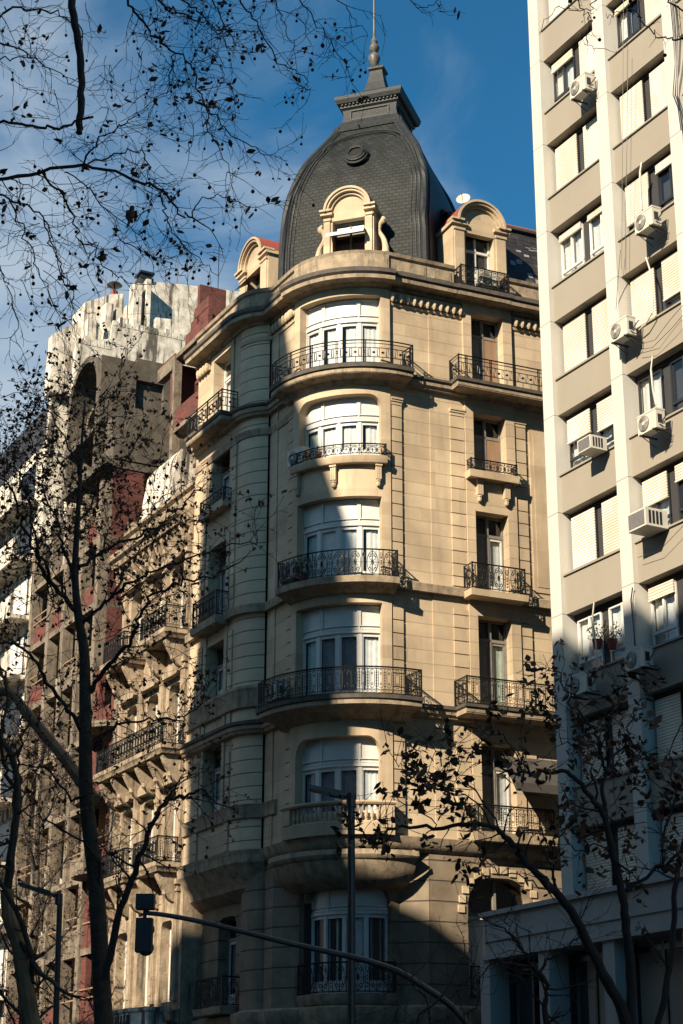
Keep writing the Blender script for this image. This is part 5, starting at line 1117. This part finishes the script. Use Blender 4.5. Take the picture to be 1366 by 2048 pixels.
# --- plane tree whose bare twigs hang into the top of the view
T = Tree(5, leaf=.045, ball=.014, pl=.06, pb=.09, seg=.065, droop=.4, wob=.55, rt=.0026, lpc=3)
root = thing('plane_tree', 'bare plane tree whose twigs with seed balls hang over the top left of the view', 'tree', (-8.5, 12.5, 0))
hub = Vector((-6.2, 12.6, 13.2)); D = 13.
tb = MB(); tb.tube([(-8.5, 12.5, 0), (-8.4, 12.5, 2), (-8.1, 12.6, 4.2), (-7.5, 12.6, 7.2), (-6.8, 12.6, 10.4), tuple(hub)], [.42, .34, .30, .26, .21, .17], 10); 
def join(p, r): tb.tube(smooth([hub, hub.lerp(p, .45)+Vector((0, .2, .5)), p], 5), [.10]*5+[r]*6, 6)
LB = [([(-30, 372), (0, 358), (80, 345), (165, 330), (230, 345), (290, 368), (320, 385), (360, 425), (385, 435)], 5, 2.2, .8),
      ([(165, 330), (182, 300), (200, 280), (240, 255), (262, 238)], 2.6, 1.2, .8), ([(175, 332), (215, 312), (255, 303), (290, 306), (300, 350), (312, 365)], 2.2, 1.2, .7),
      ([(320, 385), (328, 415), (338, 455), (368, 490)], 2.4, 1, .8), ([(90, 350), (118, 385), (140, 410), (150, 450), (160, 480), (178, 515)], 3, 1.2, .8),
      ([(385, 435), (395, 405), (440, 392), (470, 405), (500, 415)], 1.8, .9, .8), ([(130, 345), (170, 365), (195, 400), (230, 432), (265, 455), (285, 478)], 1.8, .9, .7),
      ([(250, -12), (262, 15), (285, 50), (315, 78), (345, 105), (380, 125), (395, 175), (415, 220), (450, 262), (500, 290), (540, 310)], 3.4, 1.1, 1.),
      ([(347, 108), (340, 150), (335, 180), (310, 205)], 1.8, .9, .8), ([(383, 122), (392, 105), (420, 100), (438, 130), (452, 165)], 1.5, .8, .8), ([(405, 200), (412, 240), (425, 280), (448, 320), (460, 345)], 1.8, .8, 1.),
      ([(-10, 78), (25, 92), (60, 112), (105, 138), (150, 172)], 2.6, 1, .9), ([(-10, 40), (20, 18), (60, 16), (100, 22), (140, 45), (165, 62)], 3.2, 1.4, .8), ([(-8, 115), (30, 118), (62, 110)], 2, 1.2, .6),
      ([(-10, 388), (25, 400), (60, 415), (90, 440), (100, 485), (120, 540), (130, 585)], 2.8, 1, .8), ([(20, 400), (40, 450), (62, 500), (80, 550), (102, 593), (120, 640)], 2, .9, .8),
      ([(88, 440), (110, 500), (128, 542), (146, 590), (161, 619)], 1.8, .8, .8), ([(160, 480), (190, 500), (215, 540), (255, 565), (300, 568)], 1.8, .8, .8), ([(-10, 520), (10, 560), (25, 600), (35, 640), (20, 680)], 1.8, .8, .8),
      ([(240, 480), (280, 500), (310, 520), (345, 530), (372, 555)], 1.4, .8, .7), ([(360, 480), (385, 505), (410, 530), (440, 545)], 1.4, .7, .8),
      ([(300, -14), (330, 12), (370, 30), (410, 45), (440, 60)], 3, 1.3, 1.7), ([(360, -12), (390, 20), (425, 55), (450, 85)], 2.5, 1, 1.6), ([(420, -12), (440, 30), (455, 60), (470, 90)], 2, 1, 1.3),
      ([(470, -14), (500, 30), (520, 60), (545, 110), (590, 140), (612, 165), (618, 190)], 2.4, .9, .8), ([(545, -12), (560, 30), (575, 70), (590, 110)], 1.6, .8, .8), ([(590, -12), (625, 30), (650, 75), (685, 120), (706, 170)], 1.8, .8, .8), ([(640, -12), (690, 10), (712, 40), (735, 72)], 1.5, .7, .7),
      ([(812, -12), (835, 16), (860, 10), (880, 2)], 1.4, .8, .2)]
rr_ = random.Random(2)
for px, r0, r1, tw in LB:
    d0 = D+rr_.uniform(-.6, .8); p = T.limb(px, d0, d0+rr_.uniform(-.5, .7), r0, r1, tw*.75, .42, 1)
    if min(px[0]) < 0 or px[0][1] < 0: join(at(*px[0], d0), r0*D/FPX)
for k in range(0, 80):                                              # extra fine twigs filling the canopy between the traced ones
    x, y = rr_.uniform(-10, 460), rr_.uniform(-20, 560)
    if x > 330 and y > 330: continue
    T.twig(at(x, y, D+rr_.uniform(-.7, 1.2)), Vector((rr_.gauss(0, 1), .2*rr_.gauss(0, 1), rr_.gauss(-.4, .7))), rr_.uniform(.25, .6), .004, 1)
T.limb([(141, -14), (150, 50), (160, 110), (163, 170), (161, 225), (158, 266)], D-2, D-2, 9.5, 8, 0, 0, 0, k=8); join(at(141, -14, D-2), .03)
T.limb([(-10, 242), (30, 247), (75, 253), (115, 254), (150, 245), (186, 234)], D-4, D-4, 3.4, 3, 0, .02, 0); join(at(-10, 242, D-4), .02)
tb.build('main_trunk', 'bark', root, True); T.done(root)
# --- plane tree branch hanging in front of the pale block at the top right
T = Tree(9, leaf=.04, ball=.017, pl=.05, pb=.08, seg=.06, droop=.3, wob=.6, rt=.0026); root = thing('plane_tree', 'bare tree whose few twigs cross the top of the pale apartment block', 'tree', (7.5, 14, 0))
for px, r0, r1 in (([(1145, -14), (1162, 15), (1178, 30), (1180, 45), (1172, 75), (1182, 90), (1212, 98)], 1.6, .8), ([(1205, -12), (1185, 15), (1150, 22), (1130, 12), (1105, 20), (1085, 52)], 1.5, .7), ([(1345, 80), (1320, 72), (1300, 60), (1280, 40), (1262, 20), (1225, 30), (1215, 36)], 2, .8), ([(1338, -14), (1350, 12), (1380, 30)], 2.4, 2), ([(1345, 80), (1380, 84), (1420, 92)], 2, 2.5), ([(1180, 30), (1178, 60), (1176, 92)], 1, .6)): T.limb(px, 13.5, 13.5, r0, r1, .3, .14, 0)
tb = MB(); tb.tube([(7.5, 14, 0), (7.3, 14, 4), (6.9, 14, 8), (6.2, 13.8, 11.5), (4.2, 13.6, 13.2), tuple(at(1205, -60, 13.5))], [.3, .26, .2, .14, .06, .02], 8); 
for a in ((1145, -14), (1338, -14), (1420, 92)): tb.tube([(6.2, 13.8, 11.5) if a[0] > 1300 else tuple(at(1205, -60, 13.5)), tuple(at(*a, 13.5))], .012, 5)
tb.build('main_trunk', 'bark', root, True); T.done(root)
# --- the big street tree on the left
T = Tree(21, leaf=.046, ball=.03, pl=.55, pb=.10, seg=.15, droop=-.1, wob=.5, rt=.0055, lpc=6)
DT = 30.; root = thing('street_tree', 'tall dark plane tree with a straight trunk and brown leaf remnants before the unfinished building', 'tree', tuple(at(205, 2048, DT)*1.0)[:2]+(0,))
tk = MB(); g0 = at(212, 2060, DT); base = Vector((g0.x, g0.y, 0)); tk.tube([base, base+Vector((0, 0, 2.4)), g0], [.24, .19, .165], 12)
pts = smooth([at(x, y, DT) for x, y in ((208, 2060), (202, 1950), (197, 1850), (190, 1750), (173, 1600), (171, 1480), (170, 1380), (168, 1300), (157, 1235), (150, 1150), (154, 1060), (160, 960), (164, 880), (170, 800))], 4)
rad = [19, 18, 17, 16, 15, 13.5, 12, 11, 9, 7.5, 6, 4.5, 3, 2]; rs = [(rad[int(i/4)]+(rad[min(13, int(i/4)+1)]-rad[int(i/4)])*((i % 4)/4))*DT/FPX for i in range(len(pts))]
tk.tube(pts, rs, 12); 
LT = [([(180, 1385), (205, 1345), (235, 1312), (262, 1280), (276, 1240), (292, 1210), (320, 1182), (360, 1168), (392, 1165), (450, 1140)], 9, 2.5, 30, 28.5, .8), ([(158, 1140), (190, 1112), (230, 1088), (280, 1068), (330, 1040), (370, 1005), (405, 975)], 7, 1.8, 30, 31, 1), ([(165, 1250), (200, 1215), (237, 1187), (265, 1165), (296, 1148), (350, 1125), (412, 1108), (470, 1092), (515, 1078)], 7, 1.5, 30, 28, 1.), ([(225, 1195), (242, 1160), (258, 1134), (275, 1100), (296, 1060), (305, 1020), (330, 990)], 5, 1.5, 29.6, 31, 1),
      ([(157, 1230), (130, 1195), (105, 1170), (84, 1135), (70, 1105), (52, 1060), (35, 1010), (8, 960)], 10, 3, 30, 29, .9), ([(150, 1170), (132, 1110), (118, 1060), (100, 1010), (84, 950), (66, 895), (60, 850)], 6, 1.5, 30, 31, 1), ([(105, 1168), (82, 1110), (62, 1040), (50, 980), (28, 930)], 6, 2, 29.6, 28.5, .9),
      ([(175, 1480), (150, 1440), (120, 1400), (90, 1350), (60, 1305), (20, 1285), (-10, 1290)], 9, 3, 30, 28.5, .7), ([(188, 1500), (210, 1470), (240, 1450), (285, 1442), (335, 1438), (380, 1425), (405, 1400)], 6, 1.6, 30, 29, .8), ([(150, 1060), (180, 1010), (215, 965), (250, 930), (270, 890)], 4.5, 1.4, 30, 31.5, 1), ([(160, 950), (140, 900), (118, 860), (90, 820), (70, 790)], 4, 1.3, 30, 30.5, 1), ([(163, 900), (190, 850), (215, 800), (240, 760), (262, 700)], 3.5, 1.2, 30, 31, .8), ([(195, 1820), (185, 1700), (120, 1660), (90, 1640), (50, 1625)], 5, 2, 30, 29, .5),
      ([(210, 1960), (235, 1840), (262, 1760), (285, 1700), (310, 1640), (335, 1600), (380, 1590), (410, 1580)], 14, 3, 29.5, 28.5, .5), ([(300, 1660), (330, 1610), (345, 1575), (370, 1560)], 5, 2, 28.8, 28.4, .8), ([(170, 1580), (150, 1600), (118, 1570), (90, 1540), (40, 1530)], 5, 2, 30, 29, .6)]
for px, r0, r1, d0, d1, tw in LT: T.limb(px, d0, d1, r0*.62, r1*.7, tw, .8, 1, .15)
for k in range(330):
    x, y = rr_.gauss(120, 110), rr_.gauss(890, 110)
    if y < 640 or x > 440 or (x > 200 and y < 760) or (y < 700+abs(x-130)*.5): continue
    T.twig(at(x, y, DT+rr_.uniform(-1.5, 1.8)), Vector((rr_.gauss(0, .6), rr_.gauss(0, .4), rr_.gauss(.4, .5))), rr_.uniform(.4, .9), .008, 1)
for k in range(190):
    x, y = rr_.uniform(-10, 430), rr_.uniform(950, 1560)
    T.twig(at(x, y, DT+rr_.uniform(-1.5, 1.8)), Vector((rr_.gauss(0, .6), rr_.gauss(0, .4), rr_.gauss(.2, .5))), rr_.uniform(.5, 1.0), .008, 1)
tk.build('main_trunk', 'bark', root, True); T.done(root)
# lit bough and mottled trunk of the tree at the lower left
root = thing('street_tree', 'plane tree with a mottled pale trunk at the lower left corner', 'tree', tuple(at(40, 2048, 24.))[:2]+(0,)); T = Tree(33, leaf=.06, ball=.025, pl=.2, pb=.1, seg=.14, droop=-.1, wob=.5, rt=.0045)
tk = MB(); g0 = at(66, 2060, 24.); tk.tube([(g0.x, g0.y, 0), tuple(g0)], [.15, .12], 10); tk.tube(smooth([at(x, y, 24.) for x, y in ((66, 2060), (52, 1980), (40, 1900), (18, 1830), (14, 1780))], 4), [.12]*4+[.115]*4+[.10]*5+[.09]*4, 10); tk.build('main_trunk', 'palebark', root, True)
for px, r0, r1 in (([(14, 1790), (22, 1720), (30, 1650), (34, 1580), (28, 1530), (12, 1490), (-10, 1450)], 17, 8), ([(24, 1700), (42, 1600), (38, 1540), (45, 1480), (60, 1440)], 7, 3), ([(20, 1850), (70, 1930), (100, 1960), (130, 1985)], 9, 6), ([(62, 1975), (60, 1900), (20, 1800), (-15, 1740)], 10, 8), ([(34, 1585), (12, 1540), (2, 1480), (14, 1400), (6, 1340)], 8, 4)): T.limb(px, 24, 23.5, r0*.6, r1*.6, .5, .5, 1)
T.done(root, 'bark')
root = thing('street_tree', 'pale barked slanting bough of a plane tree crossing the unfinished building', 'tree', tuple(at(-120, 2048, 34.))[:2]+(0,)); T = Tree(34, leaf=.06, pl=.2, pb=.1, seg=.16, droop=-.1, rt=.006)
tk = MB(); g0 = at(-120, 2048, 34.); tk.tube(smooth([Vector((g0.x, g0.y, 0)), at(-110, 1800, 34.), at(-70, 1500, 34.), at(-30, 1392, 33.)], 4), [.3]*5+[.2]*4+[.12]*4, 9); tk.tube(smooth([at(x, y, 33.-i*.3) for i, (x, y) in enumerate(((-30, 1392), (20, 1385), (52, 1425), (92, 1472), (128, 1515), (160, 1560), (190, 1600)))], 4), [.085]*8+[.1]*8+[.11]*9, 8); tk.build('main_trunk', 'palebark', root, True)
T.limb([(52, 1425), (30, 1400), (8, 1350), (-10, 1320)], 33, 33, 5, 3, .5, .6, 1); T.done(root, 'palebark')
# --- dark tree at the lower right, hung with dry pods
T = Tree(45, leaf=.06, ball=.02, pl=.0, pb=.0, seg=.10, droop=.0, wob=.5, rt=.0035, pod=.17)
DR = 18.; root = thing('street_tree', 'dark forked tree hung with brown seed pods at the lower right', 'tree', tuple(at(1262, 2048, DR))[:2]+(0,))
g0 = at(1262, 2080, DR); T.w.tube([(g0.x, g0.y, 0), (g0.x, g0.y, .6), tuple(g0)], [.11, .09, .08], 9)
LR = [([(1262, 2080), (1240, 2010), (1205, 1945), (1168, 1868), (1138, 1815), (1100, 1775), (1065, 1738), (1035, 1705), (1010, 1672), (985, 1655), (940, 1648), (870, 1656), (800, 1652), (760, 1668), (722, 1662)], 22, 2.2, 18, 17, .5, 9),
      ([(1262, 2080), (1262, 1950), (1252, 1860), (1245, 1790), (1228, 1710), (1214, 1650), (1196, 1610), (1170, 1580), (1140, 1548), (1105, 1545), (1060, 1548), (1010, 1540), (980, 1520)], 19, 2.2, 18, 17.5, .5, 9), ([(1214, 1650), (1205, 1590), (1208, 1540), (1200, 1490), (1180, 1450), (1150, 1420), (1130, 1380), (1120, 1345)], 9, 1.8, 18, 18, .8, 6), ([(1246, 1785), (1290, 1755), (1330, 1725), (1380, 1690)], 7, 4, 18, 18, .5, 6),
      ([(1190, 1600), (1185, 1545), (1160, 1500), (1120, 1475)], 5, 1.5, 18, 17.6, .9, 5), ([(1208, 1540), (1240, 1500), (1262, 1440), (1300, 1390)], 5, 1.6, 18, 18.5, .8, 5), ([(1020, 1690), (990, 1640), (960, 1590), (920, 1560), (890, 1530), (870, 1500)], 4, 1.4, 17.5, 17, .9, 5), ([(870, 1656), (840, 1620), (800, 1600), (770, 1585)], 2.4, 1.2, 17, 16.8, .9, 5), ([(985, 1655), (940, 1600), (880, 1575), (830, 1545), (790, 1520)], 3.4, 1.2, 17.4, 17, .9, 5), ([(1060, 1548), (1030, 1500), (990, 1470), (930, 1455), (880, 1480)], 3, 1.3, 17.6, 17.2, .8, 5), ([(1105, 1780), (1050, 1760), (990, 1740), (960, 1700)], 3, 1.3, 17.8, 17.5, .8, 5), ([(1228, 1710), (1190, 1690), (1150, 1700), (1120, 1660)], 3.5, 1.4, 18, 18.3, .8, 5), ([(1170, 1470), (1220, 1440), (1240, 1400), (1230, 1360)], 3, 1.2, 18, 18.4, .8, 5), ([(1320, 1735), (1330, 1660), (1350, 1600), (1340, 1520), (1362, 1450)], 5, 2, 18, 18.4, .8, 5)]
for px, r0, r1, d0, d1, tw, k in LR: T.limb(px, d0, d1, r0*.6, r1*.75, tw, .42, 1, .3, k=k)
for k in range(26): x, y = rr_.gauss(1260, 60), rr_.gauss(1560, 80); T.twig(at(x, y, 18.3), T.rv(), .5, .006, 1)
T.done(root, 'twig', 'leaf')
T = Tree(46, pl=.0, pb=.0, seg=.10, droop=-.1, wob=.5, rt=.0035); root = thing('street_tree', 'thin bare young tree before the podium, between the lamp and the pod tree', 'tree', tuple(at(1092, 2048, 19.))[:2]+(0,))
g0 = at(1092, 2060, 19.); T.w.tube([(g0.x, g0.y, 0), tuple(g0)], [.05, .04], 7)
for px, r0, r1 in (([(1092, 2060), (1092, 2000), (1090, 1962), (1066, 1938), (1030, 1930), (990, 1922)], 7, 2), ([(1066, 1938), (1050, 1905), (1020, 1870), (985, 1850)], 3, 1.5), ([(1078, 1948), (1100, 1915), (1135, 1900), (1155, 1870), (1160, 1840)], 3, 1.5), ([(1045, 1900), (1020, 1850), (1025, 1810)], 2, 1.)): T.limb(px, 19, 19, r0, r1, .9, .5, 1)
for px in ([(870, 2060), (850, 2000), (820, 1960)], [(830, 2055), (900, 1960), (930, 1900)], [(930, 2050), (960, 1980), (940, 1920)], [(780, 2055), (800, 1980), (850, 1930)]): T.limb(px, 19.5, 20, 2.5, 1.2, 1, .5, 1)
T.done(root, 'twig')
T = Tree(47, pl=.0, pb=.0, seg=.12, rt=.004, pod=.1); root = thing('street_tree', 'curved dark tree stem rising at the right edge of the podium', 'tree', tuple(at(1300, 2048, 20.))[:2]+(0,))
g0 = at(1312, 2060, 20.); T.w.tube([(g0.x, g0.y, 0), tuple(g0)], [.08, .07], 7); T.limb([(1312, 2060), (1332, 1980), (1345, 1900), (1348, 1820), (1356, 1740), (1375, 1660)], 20, 20, 7, 5, .3, .5, 1); T.done(root, 'twig')
T = Tree(61, leaf=.06, ball=.03, pl=.5, pb=.15, seg=.2, droop=-.15, wob=.45, rt=.007, lpc=4); p0 = Vector(FA(13.0, 7.2, 0)); root = thing('street_tree', 'x', 'tree', tuple(p0), 'plane trees along the far pavement')
tk = MB(); tk.tube(smooth([p0, p0+Vector((.1, 0, 3)), p0+Vector((-.1, .2, 6.5)), p0+Vector((.15, .1, 10)), p0+Vector((0, 0, 14)), p0+Vector((.1, 0, 17.5))], 4), [.24]*5+[.2]*4+[.15]*4+[.1]*4+[.05]*4, 9)
for i in range(26):
    z = 4.5+i*.5; a = i*2.4; q = p0+Vector((0, 0, z)); d = Vector((cos(a), sin(a), .75)).normalized(); L_ = (3.6-.08*i)*T.r.uniform(.7, 1.1); pts = [q]
    for j in range(6): d = (d+T.rv()*.14+Vector((0, 0, .06))).normalized(); pts.append(pts[-1]+d*L_/6)
    T.w.tube(pts, [.075-.01*j for j in range(7)], 6)
    for j in range(1, 7):
        for m__ in range(4): T.twig(pts[j], (d+T.rv()*.8), T.r.uniform(.6, 1.3), .014, 1)
tk.build('main_trunk', 'bark', root, True); T.done(root, 'twig'); labs = ('plane tree on the pavement before the ornate building, right of the big trunk', 'plane tree on the pavement before the unfinished building, left of the big trunk', 'plane tree on the pavement before the far white building')
root['label'] = labs[0]
for i, (u, n_) in enumerate(((22.5, 7.4), (31, 7.0))): c = copy_tree(root); c.location = FA(u, n_, 0); c.rotation_euler = (0, 0, 2.1+i); c['label'] = labs[i+1]
# --- little bird on a twig
bd = thing('bird', 'small brown bird perched on a bare twig below the left branches', 'bird', tuple(at(263, 440, D)))
p = at(263, 428, D); b = MB(); b.lathe(p-Vector((.015, 0, .055)), [(.006, -.02), (.02, 0), (.034, .03), (.036, .055), (.028, .08), (.02, .092), (.022, .105), (.019, .12), (.006, .128)], 10, (.18, -.1, 1)); b.tube([p+Vector((-.01, 0, -.06)), p+Vector((-.035, 0, -.13))], [.014, .006], 5); b.tube([p+Vector((.0, -.01, .065)), p+Vector((.02, -.03, .066))], [.005, .001], 4)
for s__ in (-1, 1): b.tube([p+Vector((s__*.012, 0, -.05)), p+Vector((s__*.012, 0, -.09))], .0022, 3)
b.build('body', mat('brown feathers', (.12, .075, .05), .9, var=.4, vs=30), bd, True)
b = MB()
for s__ in (-1, 1): b.tube([p+Vector((s__*.034, 0, .03)), p+Vector((s__*.036, .01, -.02)), p+Vector((s__*.02, .02, -.07))], [.012, .016, .003], 5)
b.build('wing', 'twig', bd, True)
# ================================================================== STREET LAMPS AND TRAFFIC LIGHT
M['galv'] = mat('dark galvanised steel', (.07, .08, .085), .45, vs=3, var=.3, metal=.5)
def lamp(label, top, foot_x, arm, depth, rp):
    t_ = at(*top, depth); g = at(foot_x, 2048, depth); o = thing('street_lamp', label, 'street lamp', (g.x, g.y, 0)); dx = (t_.x-g.x)
    b = MB(); b.tube([(g.x, g.y, 0), (g.x, g.y, 1.2), (g.x+(dx*.8), t_.y, t_.z+.05)], [rp*1.5, rp*1.2, rp], 10); b.lathe((g.x, g.y, 0), [(rp*2.6, 0), (rp*2.6, .05), (rp*1.6, .3)], 10); b.lathe(t_, [(rp*1.3, -.14), (rp*1.3, .05)], 8); b.build('pole', 'galv', o, True)
    e = at(*arm, depth-.15); d = (e-t_); b = MB(); b.tube([t_, t_.lerp(e, .3)], rp*.55, 8); b.build('arm', 'galv', o, True)
    x = d.normalized(); y = Vector((0, 1, 0)); zz = x.cross(y).normalized(); L0 = t_.lerp(e, .22)
    G = lambda a, b_, c: L0+x*a+y*b_+zz*c
    b = MB(); ln = (e-L0).length; b.box(G, 0, ln*.38, -.09, .09, -.045, .045); b.box(G, ln*.34, ln, -.11, .11, -.03, .025); b.build('lamp_head', 'galv', o)
    b = MB(); b.box(G, ln*.4, ln*.95, -.09, .09, -.036 if zz.z > 0 else .03, -.03 if zz.z > 0 else .036); b.build('lens', 'plastic', o)
lamp('slim street lamp with a flat LED head in front of the bay balustrade', (702, 1594), 704, (620, 1576), 25., .052)
lamp('far street lamp with a flat head left of the big tree trunk', (117, 1793), 118, (38, 1768), 33., .05)
tl = thing('traffic_light', 'traffic light hung from a long dark curved arm crossing the corner building', 'traffic light', tuple(at(960, 2048, 21.))[:2]+(0,)); g = at(960, 2048, 21.)
b = MB(); arm = smooth([at(x, y, 20.+(x-280)*.0015) for x, y in ((292, 1826), (330, 1830), (400, 1843), (480, 1862), (560, 1882), (640, 1900), (700, 1913), (742, 1924), (800, 1945), (850, 1975), (900, 2010), (945, 2060))], 4)
b.tube(arm, [.024+.018*i/len(arm) for i in range(len(arm))], 10); b.build('arm', 'galv', tl, True)
b = MB(); e = arm[-1]; b.tube([e, (e.x+.08, e.y, e.z-1), (g.x+.2, g.y, .8), (g.x+.2, g.y, 0)], [.05, .065, .08, .1], 10); b.build('pole', 'galv', tl, True)
c = at(289, 1850, 20.); I = lambda a, b_, z: (c.x+a, c.y+b_, c.z+z)
b = MB(); b.box(I, -.1, .1, -.08, .1, .17, .33); b.box(I, -.09, .09, -.08, .1, -.29, .07); b.box(I, -.02, .02, -.02, .02, -.3, .3); b.build('housing', 'galv', tl)
b = MB()
for z in (.27, -.02, -.22): b.lathe(I(0, .12, z), [(.085, 0), (.09, .12), (.08, .12), (.07, .02)], 14, (0, 1, 0))
tag(b.build('visor', 'iron', tl, True), kind=None)
for o in list(bpy.data.objects):
    if '_at' in o: del o['_at']
